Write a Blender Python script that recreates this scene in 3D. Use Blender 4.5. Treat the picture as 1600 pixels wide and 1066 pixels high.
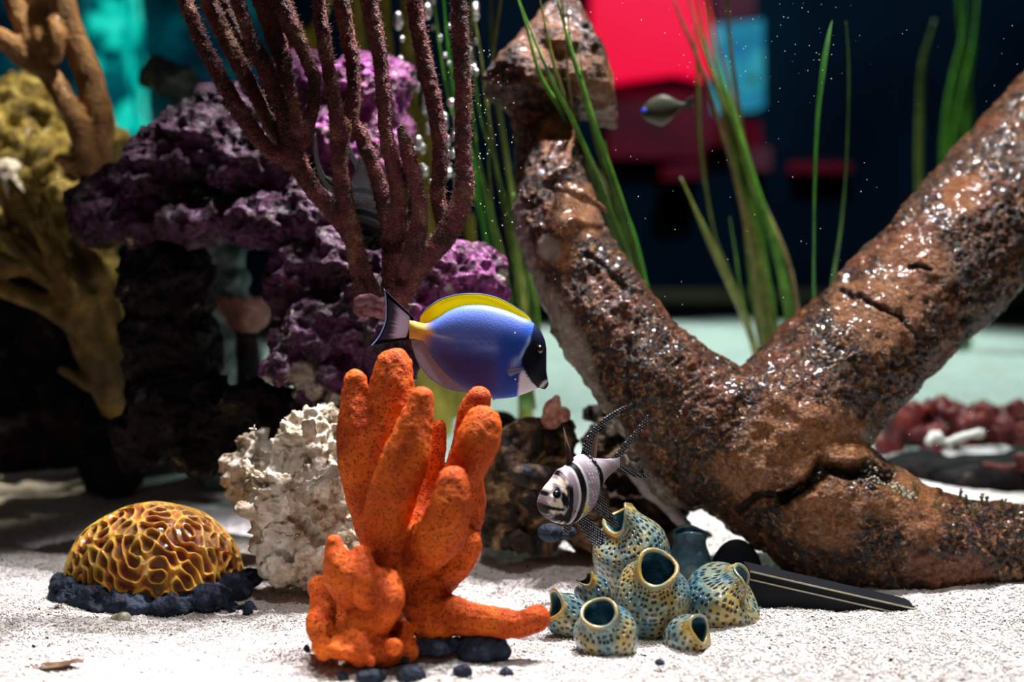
import bpy, bmesh, math, random
import numpy as np
from mathutils import Vector, Matrix, noise as mnoise
random.seed(7); RNG = np.random.default_rng(7)
for o in list(bpy.data.objects): bpy.data.objects.remove(o)
sc = bpy.context.scene
COL = sc.collection
R = math.radians
# ------------------------------------------------------------------ camera
CAM_H, PITCH, FPX = 0.28, R(5.0), 2222.0
cd = bpy.data.cameras.new('camera'); cam = bpy.data.objects.new('camera', cd); COL.objects.link(cam)
cam.location = (0, 0, CAM_H); cam.rotation_euler = (R(90) - PITCH, 0, 0)
cd.sensor_width = 36; cd.lens = FPX / 1600 * 36; cd.clip_start = 0.02; cd.clip_end = 50
cd.dof.use_dof = True; cd.dof.focus_distance = 0.99; cd.dof.aperture_fstop = 3.6
sc.camera = cam
# ------------------------------------------------------------------ view, world, lights
sc.view_settings.view_transform = 'Standard'; sc.view_settings.look = 'None'
sc.view_settings.exposure = 0.0; sc.view_settings.gamma = 1; sc.view_settings.use_curve_mapping = False
sc.cycles.max_bounces = 6; sc.cycles.diffuse_bounces = 3; sc.cycles.glossy_bounces = 3
sc.cycles.transparent_max_bounces = 8; sc.cycles.transmission_bounces = 4
sc.cycles.sample_clamp_indirect = 4; sc.cycles.caustics_reflective = False; sc.cycles.caustics_refractive = False
sc.cycles.use_denoising = True
w = bpy.data.worlds.new('world'); sc.world = w; w.use_nodes = True
bg = w.node_tree.nodes['Background']; bg.inputs[0].default_value = (0.10, 0.35, 0.55, 1); bg.inputs[1].default_value = 0.004

def lamp_spot(name, loc, aim, power, color=(1, 1, 1), cone=60, blend=.3, size=.02):
    l = bpy.data.lights.new(name, 'SPOT'); l.energy = power; l.color = color
    l.spot_size = R(cone); l.spot_blend = blend; l.shadow_soft_size = size
    o = bpy.data.objects.new(name, l); COL.objects.link(o); o.location = loc
    o.rotation_euler = (Vector(aim) - Vector(loc)).to_track_quat('-Z', 'Y').to_euler(); return o
def lamp_area(name, loc, aim, power, color, sx, sy):
    l = bpy.data.lights.new(name, 'AREA'); l.energy = power; l.color = color; l.shape = 'RECTANGLE'; l.size = sx; l.size_y = sy
    o = bpy.data.objects.new(name, l); COL.objects.link(o); o.location = loc
    o.rotation_euler = (Vector(aim) - Vector(loc)).to_track_quat('-Z', 'Y').to_euler(); return o
lamp_spot('tank_spot', (0.30, 1.38, 1.70), (0.22, 1.00, 0.0), 152, (1.0, .96, .94), 38, .35, .012)
lamp_spot('sand_spot', (-0.22, 1.26, 1.60), (-0.25, 0.86, 0.0), 64, (1.0, .96, .93), 27, .35, .012)
lamp_spot('front_spot', (0.06, 0.42, 1.45), (0.05, 0.88, 0.10), 24, (1.0, .95, .92), 30, .6, .03)
lamp_spot('wood_spot', (0.42, 1.28, 1.60), (0.34, 1.12, 0.15), 100, (.92, .95, 1.0), 50, .5, .02)
lamp_spot('rock_spot', (0.02, 1.36, 1.45), (-0.13, 1.12, 0.3), 80, (.97, .90, 1.0), 24, .6, .012)
lamp_spot('rim_spot', (0.30, 1.30, 1.10), (-0.13, 1.04, 0.36), 85, (1.0, .93, .86), 30, .6, .012)
lamp_spot('rear_spot', (0.40, 2.30, 1.5), (0.35, 2.05, 0.05), 105, (.66, 1.0, .90), 62, .6, .05)
lamp_spot('left_spot', (-0.16, 1.36, 1.20), (-0.46, 1.40, 0.50), 62, (1.0, .88, .66), 23, .9, .02)
lamp_spot('wall_fill', (0.8, 3.4, 2.2), (0.7, 5.0, 0.6), 60, (.25, .65, 1.0), 110, 1, .2)  # added unseen lamp, only there to tint the dark back wall blue
lamp_area('front_fill', (0.05, -0.3, 0.8), (0.08, 1.0, 0.12), 0.8, (1.0, .95, .92), 1.0, .5)  # added soft fill from the front, stands for no visible source

# ------------------------------------------------------------------ pixel helpers (a pixel and a distance make a point)
SA, CA = math.sin(PITCH), math.cos(PITCH)
def P(px, py, d):
    u = (px - 800) / FPX * d; v = (533 - py) / FPX * d
    return Vector((u, d * CA + v * SA, CAM_H - d * SA + v * CA))
def to_px(co):
    y = co[:, 1]; z = co[:, 2] - CAM_H
    d = y * CA - z * SA; v = y * SA + z * CA
    return 800 + co[:, 0] / d * FPX, 533 - v / d * FPX
def srgb(r, g, b, a=1):
    f = lambda c: (c / 12.92 if c <= .04045 else ((c + .055) / 1.055) ** 2.4)
    return (f(r / 255), f(g / 255), f(b / 255), a)
def floor_z(x, y):
    t = np.clip((y - 1.32) / .9, 0, 1); t = t * t * (3 - 2 * t)
    base = .075 * t
    m = .006 * np.sin(x * 9 + 1.3) * np.sin(y * 11) + .004 * np.sin(x * 23 + y * 17)
    m = m * np.clip((y - .84) / .1, 0.2, 1)
    return base + m * .7
def fz(x, y): return float(floor_z(np.array([x]), np.array([y]))[0])

# ------------------------------------------------------------------ numpy noise
def _h(ix, iy, iz, s):
    n = (ix * 374761393 + iy * 668265263 + iz * 2147483647 + s * 974634777).astype(np.int64)
    n = (n ^ (n >> 13)) * 1274126177
    n = n & 0x7fffffff
    n = (n ^ (n >> 15)) * 2246822519 & 0x7fffffff
    return ((n ^ (n >> 16)) & 0xffffff) / float(0xffffff)
def vnoise(p, s=0):
    i = np.floor(p).astype(np.int64); f = p - i; f = f * f * (3 - 2 * f); r = 0
    for dx in (0, 1):
        for dy in (0, 1):
            for dz in (0, 1):
                wgt = (f[:, 0] if dx else 1 - f[:, 0]) * (f[:, 1] if dy else 1 - f[:, 1]) * (f[:, 2] if dz else 1 - f[:, 2])
                r = r + wgt * _h(i[:, 0] + dx, i[:, 1] + dy, i[:, 2] + dz, s)
    return r * 2 - 1
def fbm(p, scale, oct=4, s=0, gain=.5):
    r = 0; a = 1; t = 0
    for k in range(oct):
        r = r + a * vnoise(p * scale * 2 ** k + 17.3 * k, s + k); t += a; a *= gain
    return r / t
def worley(p, scale, s=0):
    q = p * scale; i = np.floor(q).astype(np.int64); best = np.full(len(p), 9.0)
    for dx in (-1, 0, 1):
        for dy in (-1, 0, 1):
            for dz in (-1, 0, 1):
                j = i + np.array([dx, dy, dz])
                c = np.stack([_h(j[:, 0], j[:, 1], j[:, 2], s + k * 7) for k in range(3)], 1) + j
                best = np.minimum(best, ((c - q) ** 2).sum(1))
    return np.sqrt(best)
def maze(p, freq, n=26, s=3, flat=False):
    rg = np.random.default_rng(s); r = 0
    for k in range(n):
        d = rg.normal(size=3)
        if flat: d[2] = 0
        d /= np.linalg.norm(d)
        r = r + np.cos(p @ (d * freq) + rg.uniform(0, 6.28))
    return r / math.sqrt(n / 2)
def seg_dist(x, y, pts):
    best = np.full(len(x), 1e9)
    for (ax, ay), (bx, by) in zip(pts[:-1], pts[1:]):
        dx, dy = bx - ax, by - ay; L = dx * dx + dy * dy
        t = np.clip(((x - ax) * dx + (y - ay) * dy) / L, 0, 1)
        best = np.minimum(best, np.hypot(x - ax - t * dx, y - ay - t * dy))
    return best
def smooth(e0, e1, x):
    t = np.clip((x - e0) / (e1 - e0), 0, 1); return t * t * (3 - 2 * t)

# ------------------------------------------------------------------ materials
class NT:
    def __init__(s, name):
        s.m = bpy.data.materials.new(name); s.m.use_nodes = True; s.t = s.m.node_tree
        s.b = s.t.nodes['Principled BSDF']; s.tc = s.t.nodes.new('ShaderNodeTexCoord')
        s.vec = s.tc.outputs['Object']
    def n(s, typ, **k):
        nd = s.t.nodes.new(typ)
        for a, v in k.items(): setattr(nd, a, v)
        return nd
    def l(s, a, b): s.t.links.new(a, b)
    def noise(s, scale, detail=4, rough=.55, dist=0, vec=None):
        nd = s.n('ShaderNodeTexNoise'); s.l(vec or s.vec, nd.inputs['Vector'])
        nd.inputs['Scale'].default_value = scale; nd.inputs['Detail'].default_value = detail
        nd.inputs['Roughness'].default_value = rough; nd.inputs['Distortion'].default_value = dist
        return nd.outputs[0]
    def voro(s, scale, feature='F1', rnd=1.0):
        nd = s.n('ShaderNodeTexVoronoi', feature=feature); s.l(s.vec, nd.inputs['Vector'])
        nd.inputs['Scale'].default_value = scale; nd.inputs['Randomness'].default_value = rnd
        return nd.outputs['Distance']
    def ramp(s, fac, stops, interp='LINEAR'):
        nd = s.n('ShaderNodeValToRGB'); e = nd.color_ramp.elements; nd.color_ramp.interpolation = interp
        while len(e) < len(stops): e.new(.5)
        for k, (p, c) in enumerate(stops):
            e[k].position = p; e[k].color = c if len(c) == 4 else (*c, 1)
        s.l(fac, nd.inputs[0]); return nd.outputs[0]
    def mapr(s, v, a, b, c=0, d=1):
        nd = s.n('ShaderNodeMapRange'); s.l(v, nd.inputs[0])
        for k, x in zip((1, 2, 3, 4), (a, b, c, d)): nd.inputs[k].default_value = x
        return nd.outputs[0]
    def mix(s, fac, a, b, blend='MIX'):
        nd = s.n('ShaderNodeMix', data_type='RGBA', blend_type=blend)
        for sock, v in ((nd.inputs[0], fac), (nd.inputs[6], a), (nd.inputs[7], b)):
            if isinstance(v, (int, float)): sock.default_value = v
            elif isinstance(v, tuple): sock.default_value = v if len(v) == 4 else (*v, 1)
            else: s.l(v, sock)
        return nd.outputs[2]
    def math(s, op, a, b=0.0):
        nd = s.n('ShaderNodeMath', operation=op)
        for sock, v in ((nd.inputs[0], a), (nd.inputs[1], b)):
            if isinstance(v, (int, float)): sock.default_value = v
            else: s.l(v, sock)
        return nd.outputs[0]
    def attr(s, name, fac=False):
        nd = s.n('ShaderNodeAttribute', attribute_name=name); return nd.outputs['Fac' if fac else 'Color']
    def bump(s, h, dist, strength=1.0, prev=None):
        nd = s.n('ShaderNodeBump'); nd.inputs['Distance'].default_value = dist; nd.inputs['Strength'].default_value = strength
        s.l(h, nd.inputs['Height'])
        if prev is not None: s.l(prev, nd.inputs['Normal'])
        return nd.outputs[0]
    def done(s, color=None, rough=.5, normal=None, coat=0, coat_rough=.15, spec=.5, trans=0, alpha=None, sub=0):
        b = s.b.inputs
        if color is not None:
            if isinstance(color, tuple): b['Base Color'].default_value = color if len(color) == 4 else (*color, 1)
            else: s.l(color, b['Base Color'])
        if isinstance(rough, (int, float)): b['Roughness'].default_value = rough
        else: s.l(rough, b['Roughness'])
        if normal is not None: s.l(normal, b['Normal'])
        b['Coat Weight'].default_value = coat; b['Coat Roughness'].default_value = coat_rough
        b['Specular IOR Level'].default_value = spec; b['Transmission Weight'].default_value = trans
        if alpha is not None:
            if isinstance(alpha, (int, float)): b['Alpha'].default_value = alpha
            else: s.l(alpha, b['Alpha'])
        if sub: b['Subsurface Weight'].default_value = sub; b['Subsurface Scale'].default_value = .004
        return s.m

def organic(name, stops, scale, rough=.6, bdist=.0015, bscale=None, coat=0, fine=None, spec=.5, detail=6, dist=.3, fstr=1.0, fdist=None, frep=None):
    t = NT(name); f = t.noise(scale, detail, .62, dist)
    f = t.mapr(f, .28, .72)
    c = t.ramp(f, stops)
    n = t.bump(t.noise(bscale or scale * 2.2, 6, .65), bdist)
    if fine:
        v = t.voro(fine); n = t.bump(t.mapr(v, frep[0], frep[1]) if frep else v, fdist or bdist * .5, fstr, n)
        if frep: c = t.mix(t.mapr(v, frep[0], frep[1], 1, 0), c, frep[2])
    return t.done(c, rough, n, coat, .12, spec)
M = {}
def m_sand():
    t = NT('sand'); g = t.voro(620); g2 = t.noise(900, 3, .7)
    base = t.ramp(t.noise(26, 3), [(.3, srgb(232, 224, 218)), (.7, srgb(246, 242, 240))])
    base = t.mix(t.mapr(t.noise(420, 2, .6), .55, .72), base, srgb(196, 178, 160))
    spk = t.mapr(t.noise(260, 1, .3), .70, .74)
    c = t.mix(spk, base, srgb(70, 50, 34))
    c = t.mix(t.mapr(t.noise(200, 1, .3, 0), .27, .22), c, srgb(52, 44, 44))
    n = t.bump(t.noise(60, 4), .003, .5); n = t.bump(g, .0009, 1, n); n = t.bump(g2, .0008, 1, n)
    return t.done(c, .8, n, spec=.3)
M['sand'] = m_sand()
def m_wood():
    t = NT('wet_driftwood')
    big = t.noise(17, 5, .6, .4); med = t.noise(165, 6, .75, 1.4); fine = t.noise(560, 5, .75, .8)
    pat = t.attr('smoothness', True)
    rough_c = t.ramp(t.mapr(med, .36, .66), [(.0, (.002, .001, .001)), (.38, (.006, .0025, .001)), (.52, (.055, .016, .004)), (.70, (.28, .095, .016)), (.9, (.55, .28, .09)), (1, (.72, .54, .36))])
    smooth_c = t.ramp(t.mapr(med, .3, .7), [(0, (.03, .009, .003)), (.25, (.18, .055, .013)), (.6, (.42, .17, .055)), (1, (.60, .34, .18))])
    c = t.mix(pat, rough_c, smooth_c)
    c = t.mix(t.mapr(fine, .56, .66), c, (.006, .003, .002))
    c = t.mix(t.math('MULTIPLY', t.mapr(big, .52, .66), .55), c, (.30, .07, .016))
    c = t.mix(t.attr('slime', True), c, t.ramp(t.noise(70, 4), [(.3, srgb(120, 100, 78)), (.7, srgb(196, 186, 170))]))
    c = t.mix(t.attr('crack', True), c, (.004, .002, .001))
    n = t.bump(med, .0034, 1); n = t.bump(t.voro(420), .0020, 1, n); n = t.bump(fine, .0014, .9, n)
    return t.done(c, .30, n, .30, .12, .4)
M['wood'] = m_wood()
def m_live_rock(name, bright=1.0):
    t = NT(name); a = t.noise(28, 7, .7, .6); b = t.noise(120, 6, .7, .8); k = t.noise(310, 4, .7)
    f = t.mapr(t.math('ADD', t.math('MULTIPLY', a, .55), t.math('MULTIPLY', b, .45)), .34, .66)
    B = bright
    c = t.ramp(f, [(0, (.010, .005, .008)), (.28, (.05 * B, .012 * B, .035 * B)), (.5, (.2 * B, .028 * B, .13 * B)), (.72, (.36 * B, .055 * B, .33 * B)), (.9, (.52 * B, .22 * B, .54 * B)), (1, (.7, .62, .66))])
    c = t.mix(t.mapr(k, .60, .66), c, (.55 * B, .36 * B, .48 * B))
    c = t.mix(t.mapr(t.noise(48, 5, .6), .66, .70), c, (.6, .52, .40))
    c = t.mix(t.attr('pale', True), c, (.62, .55, .47))
    n = t.bump(b, .010, 1); n = t.bump(t.voro(150), .004, 1, n); n = t.bump(k, .0016, .8, n)
    return t.done(c, .5, n, .08, .25, .35)
M['rock'] = m_live_rock('coralline_rock', .30); M['rock_bright'] = m_live_rock('pink_coralline_rock', 1.15)
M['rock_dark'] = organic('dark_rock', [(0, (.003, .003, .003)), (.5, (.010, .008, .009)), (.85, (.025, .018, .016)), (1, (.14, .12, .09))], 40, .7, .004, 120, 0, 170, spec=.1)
M['mottled'] = organic('mottled_rock', [(0, (.006, .005, .005)), (.42, (.02, .013, .009)), (.58, (.055, .03, .015)), (.8, (.2, .12, .055)), (1, (.45, .36, .24))], 42, .65, .004, 120, 0, 150, spec=.2, dist=1.2)
M['slate'] = organic('blue_black_stone', [(0, (.005, .007, .012)), (.6, (.014, .022, .042)), (1, (.04, .06, .10))], 55, .65, .0022, 130, 0, 300, spec=.2)
M['white_rock'] = organic('white_rock', [(0, (.10, .06, .03)), (.3, (.36, .28, .19)), (.6, (.60, .53, .43)), (1, (.82, .79, .72))], 42, .75, .004, 85, 0, 190)
M['sponge'] = organic('orange_sponge', [(0, (.26, .026, .002)), (.45, (.50, .070, .003)), (.8, (.66, .12, .006)), (1, (.82, .20, .015))], 34, .7, .0012, 190, 0, 520, spec=.2, fdist=.0008, frep=(.10, .40, (.12, .008, .001)), fstr=1.0)
M['gorg'] = organic('purple_sea_rod_flesh', [(0, (.02, .006, .006)), (.35, (.075, .018, .016)), (.55, (.16, .024, .034)), (.72, (.20, .075, .045)), (.88, (.30, .15, .08)), (1, (.48, .36, .26))], 34, .65, .0020, 420, 0, 700, spec=.3, fdist=.0016)
def m_gorg():
    m = M['gorg']; nt = m.node_tree; b = nt.nodes['Principled BSDF']; l = b.inputs['Base Color'].links[0]; src = l.from_socket
    a = nt.nodes.new('ShaderNodeAttribute'); a.attribute_name = 'polyp'; mx = nt.nodes.new('ShaderNodeMix'); mx.data_type = 'RGBA'
    nt.links.new(a.outputs['Fac'], mx.inputs[0]); nt.links.new(src, mx.inputs[6]); mx.inputs[7].default_value = (.42, .26, .16, 1); nt.links.new(mx.outputs[2], b.inputs['Base Color'])
m_gorg()
M['gorg_foot'] = organic('gorgonian_foot', [(0, (.04, .012, .016)), (.6, (.15, .04, .06)), (1, (.4, .22, .22))], 60, .6, .002, 200)
M['brown_gorg'] = organic('tan_gorgonian', [(0, (.10, .040, .010)), (.5, (.27, .12, .03)), (1, (.62, .36, .14))], 35, .6, .0025, 120, .05, 300)
M['bush'] = organic('olive_coral', [(0, (.03, .016, .003)), (.5, (.13, .075, .010)), (1, (.42, .26, .06))], 30, .6, .002, 110)
M['yellow_rock'] = organic('yellow_coral', [(0, (.03, .022, .003)), (.4, (.22, .15, .015)), (.75, (.60, .48, .12)), (1, (.85, .76, .38))], 60, .6, .009, 75, .1, 90)
M['teal_coral'] = organic('grey_teal_coral', [(0, (.03, .06, .06)), (.5, (.12, .2, .19)), (1, (.42, .52, .48))], 40, .7, .005, 60)
M['cap_coral'] = organic('brown_cap_coral', [(0, (.05, .015, .012)), (.6, (.17, .06, .04)), (1, (.5, .28, .2))], 40, .6, .002, 90)
M['red_coral'] = organic('red_coral', [(0, (.02, .003, .004)), (.4, (.13, .008, .010)), (.75, (.26, .02, .012)), (1, (.4, .09, .04))], 38, .5, .004, 80, .1)
M['white'] = organic('white_calcium', [(0, (.55, .5, .44)), (1, (.9, .88, .84))], 60, .6, .001, 150)
M['twig'] = organic('pale_twig', [(0, (.3, .28, .24)), (1, (.75, .75, .72))], 60, .6, .001, 150)
M['black'] = organic('black_plastic', [(0, (.003, .004, .006)), (1, (.006, .008, .012))], 20, .6, .0002, 60, 0, spec=.15)
M['edge'] = organic('worn_edge', [(0, (.25, .22, .14)), (1, (.5, .46, .34))], 60, .3, .0002)
M['leaf'] = organic('dead_leaf', [(0, (.02, .01, .006)), (.6, (.12, .06, .03)), (1, (.3, .18, .1))], 90, .5, .0006)
M['snail'] = organic('snail_shell', [(0, (.10, .09, .05)), (.5, (.4, .38, .26)), (1, (.7, .68, .55))], 160, .3, .0003, None, .3)
M['snail_pink'] = organic('pink_brown_shell', [(0, (.03, .01, .01)), (.4, (.3, .11, .07)), (.7, (.5, .25, .18)), (1, (.7, .5, .4))], 120, .5, .001)
def m_grass(name, lo, hi):
    t = NT(name); c = t.ramp(t.mapr(t.noise(60, 4), .3, .7), [(0, lo), (1, hi)])
    m = t.done(c, .4, t.bump(t.noise(500, 2), .0004), .1)
    t.b.inputs['Transmission Weight'].default_value = 0
    return m
M['grass'] = m_grass('green_blade', (.035, .13, .010, 1), (.13, .34, .03, 1))
M['grass_olive'] = m_grass('olive_blade', (.06, .09, .012, 1), (.22, .25, .05, 1))
M['grass_brown'] = m_grass('brown_blade', (.07, .05, .02, 1), (.28, .22, .09, 1))
M['grass_bright'] = m_grass('bright_green_blade', (.03, .26, .012, 1), (.06, .42, .03, 1))
M['yellow_rod'] = organic('yellow_sea_rod_flesh', [(0, (.14, .13, .015)), (1, (.45, .40, .05))], 40, .5, .001, 150)
def m_brain():
    t = NT('brain_coral_skin'); a = t.attr('ridge', True)
    c = t.ramp(a, [(0, (.10, .012, .001)), (.22, (.34, .055, .002)), (.5, (.50, .16, .005)), (.8, (.62, .30, .010)), (1, (.50, .30, .015))])
    c = t.mix(t.mapr(t.noise(40, 3), .45, .65, 0, .4), c, (.30, .20, .01), 'MIX')
    n = t.bump(t.noise(380, 5, .75), .0022)
    return t.done(c, .3, n, .3, .12)
M['brain'] = m_brain()
def m_pot(name, inner=False):
    t = NT(name); vd = t.n('ShaderNodeTexVoronoi', voronoi_dimensions='2D'); t.l(t.n('ShaderNodeAttribute', attribute_name='skin').outputs['Vector'], vd.inputs['Vector']); vd.inputs['Scale'].default_value = 1; vd.inputs['Randomness'].default_value = .55; v = vd.outputs['Distance']; nz = t.noise(34, 4, .6, .3)
    if inner:
        c = t.ramp(t.mapr(t.noise(90, 4), .3, .7), [(0, (.008, .03, .05)), (.6, (.03, .12, .17)), (1, (.14, .32, .38))])
        return t.done(c, .4, t.bump(t.noise(160, 3), .0015), .3)
    c = t.ramp(t.mapr(nz, .34, .66), [(0, (.02, .10, .19)), (.25, (.07, .18, .22)), (.5, (.20, .24, .17)), (.72, (.33, .26, .08)), (1, (.42, .23, .03))])
    c = t.mix(t.mapr(t.noise(260, 3), .55, .7, 0, .6), c, (.5, .52, .42))
    hole = t.mapr(v, .20, .29, 1, 0)
    c = t.mix(hole, c, (.008, .018, .03))
    c = t.mix(t.attr('lip', True), c, t.ramp(t.noise(70, 3), [(.35, (.20, .28, .22)), (.62, (.50, .33, .06))]))
    n = t.bump(t.mapr(v, .12, .36), .0014, 1); n = t.bump(t.noise(300, 4), .0006, 1, n)
    return t.done(c, .35, n, .4, .15)
M['pot'] = m_pot('speckled_glaze'); M['pot_in'] = m_pot('blue_glaze', True)
M['pot_shaded'] = organic('shade_painted_teal_glaze', [(0, (.008, .02, .03)), (.6, (.03, .09, .12)), (1, (.10, .2, .22))], 60, .5, .0015, 160, .2, 185)  # darkened copy of the glaze, shade mixed into its colour
def m_attr(name, attr='Col', rough=.4, coat=.2, alpha=None, bscale=900, bdist=.0002, sub=0, spec=.5):
    t = NT(name); return t.done(t.attr(attr), rough, t.bump(t.noise(bscale, 2), bdist), coat, .15, spec, alpha=alpha, sub=sub)
M['fish'] = m_attr('fish_skin', rough=.42, coat=0, spec=.14); M['fish_shaded'] = m_attr('shade_painted_fish_skin', rough=.8, coat=0, spec=.02)  # second skin is the near-black copy for the fish painted as shaded
def m_fin():
    t = NT('fin_membrane'); c = t.attr('Col'); t.done(c, .5, None, spec=.2)
    tr = t.n('ShaderNodeBsdfTranslucent'); t.l(c, tr.inputs[0]); mx = t.n('ShaderNodeMixShader'); mx.inputs[0].default_value = .45
    t.l(t.b.outputs[0], mx.inputs[1]); t.l(tr.outputs[0], mx.inputs[2]); t.l(mx.outputs[0], t.t.nodes['Material Output'].inputs['Surface']); return t.m
M['fin'] = m_fin()
M['eye_black'] = NT('eye_pupil').done((.003, .003, .004), .08, coat=1)
M['eye_ring'] = NT('eye_iris').done((.16, .2, .28), .25, coat=.6)
M['eye_blue'] = NT('blue_eye').done((.02, .06, .95), .3)
def m_glass():
    t = NT('air_bubble'); m = t.done((1, 1, 1), .28, trans=0.0); t.b.inputs['Metallic'].default_value = .9; t.b.inputs['IOR'].default_value = 1.25
    t.b.inputs['Specular IOR Level'].default_value = 1; t.b.inputs['Coat Weight'].default_value = 1; return m
M['bubble'] = m_glass()
M['mote'] = NT('pale_mote').done((.85, .88, .9), .5)
def m_glow(name, stops, scale, strength):
    t = NT(name); c = t.ramp(t.mapr(t.noise(scale, 2), .3, .7), stops)
    t.l(c, t.b.inputs['Emission Color']); t.b.inputs['Emission Strength'].default_value = strength
    t.b.inputs['Base Color'].default_value = (0, 0, 0, 1); return t.m

# ------------------------------------------------------------------ object helpers
def tag(o, label=None, cat=None, group=None, kind=None):
    if label: o['label'] = label
    if cat: o['category'] = cat
    if group: o['group'] = group
    if kind: o['kind'] = kind
    return o
def empty(name, loc, label, cat, group=None):
    o = bpy.data.objects.new(name, None); COL.objects.link(o); o.location = loc; o.empty_display_size = .02
    return tag(o, label, cat, group)
def mesh_obj(name, V, F, mat, parent=None, origin=None, sm=True, attrs=None):
    V = np.asarray(V, float)
    org = np.array(parent.matrix_basis.translation if parent else (origin if origin is not None else (0, 0, 0)), float)
    me = bpy.data.meshes.new(name)
    if isinstance(F, np.ndarray):
        me.vertices.add(len(V)); me.vertices.foreach_set('co', (V - org).ravel())
        k = F.shape[1]; me.loops.add(F.size); me.loops.foreach_set('vertex_index', F.ravel().astype(np.int32))
        me.polygons.add(len(F)); me.polygons.foreach_set('loop_start', np.arange(0, F.size, k, dtype=np.int32))
        me.update(calc_edges=True); me.validate()
    else:
        me.from_pydata((V - org).tolist(), [], F)
    if sm: me.polygons.foreach_set('use_smooth', [True] * len(me.polygons))
    for an, arr in (attrs or {}).items():
        arr = np.asarray(arr, float)
        if an == 'skin':
            a = me.attributes.new(an, 'FLOAT_VECTOR', 'POINT'); a.data.foreach_set('vector', arr.ravel()); continue
        if arr.ndim == 1:
            a = me.attributes.new(an, 'FLOAT', 'POINT'); a.data.foreach_set('value', arr)
        else:
            a = me.attributes.new(an, 'FLOAT_COLOR', 'POINT')
            a.data.foreach_set('color', np.concatenate([arr[:, :3], np.ones((len(arr), 1))], 1).ravel())
    me.materials.append(M[mat] if isinstance(mat, str) else mat)
    o = bpy.data.objects.new(name, me); COL.objects.link(o)
    if parent: o.parent = parent
    else: o.location = org
    return o
def catmull(pts, n=8):
    pts = [np.array(p, float) for p in pts]
    if len(pts) == 2: return [pts[0] + (pts[1] - pts[0]) * t for t in np.linspace(0, 1, n)]
    q = [2 * pts[0] - pts[1]] + pts + [2 * pts[-1] - pts[-2]]; out = []
    for i in range(1, len(q) - 2):
        for k in range(n):
            t = k / n; a, b, c, d = q[i - 1], q[i], q[i + 1], q[i + 2]
            out.append(.5 * ((2 * b) + (c - a) * t + (2 * a - 5 * b + 4 * c - d) * t * t + (3 * b - a - 3 * c + d) * t ** 3))
    out.append(pts[-1]); return out
def pts3(path, n=8):
    """path of (px, py, radius px, distance) -> points (x, y, z, r)"""
    res = []
    for px, py, r, d in path:
        p = P(px, py, d); res.append((p.x, p.y, p.z, r * d / FPX))
    return catmull(res, n)
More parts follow.
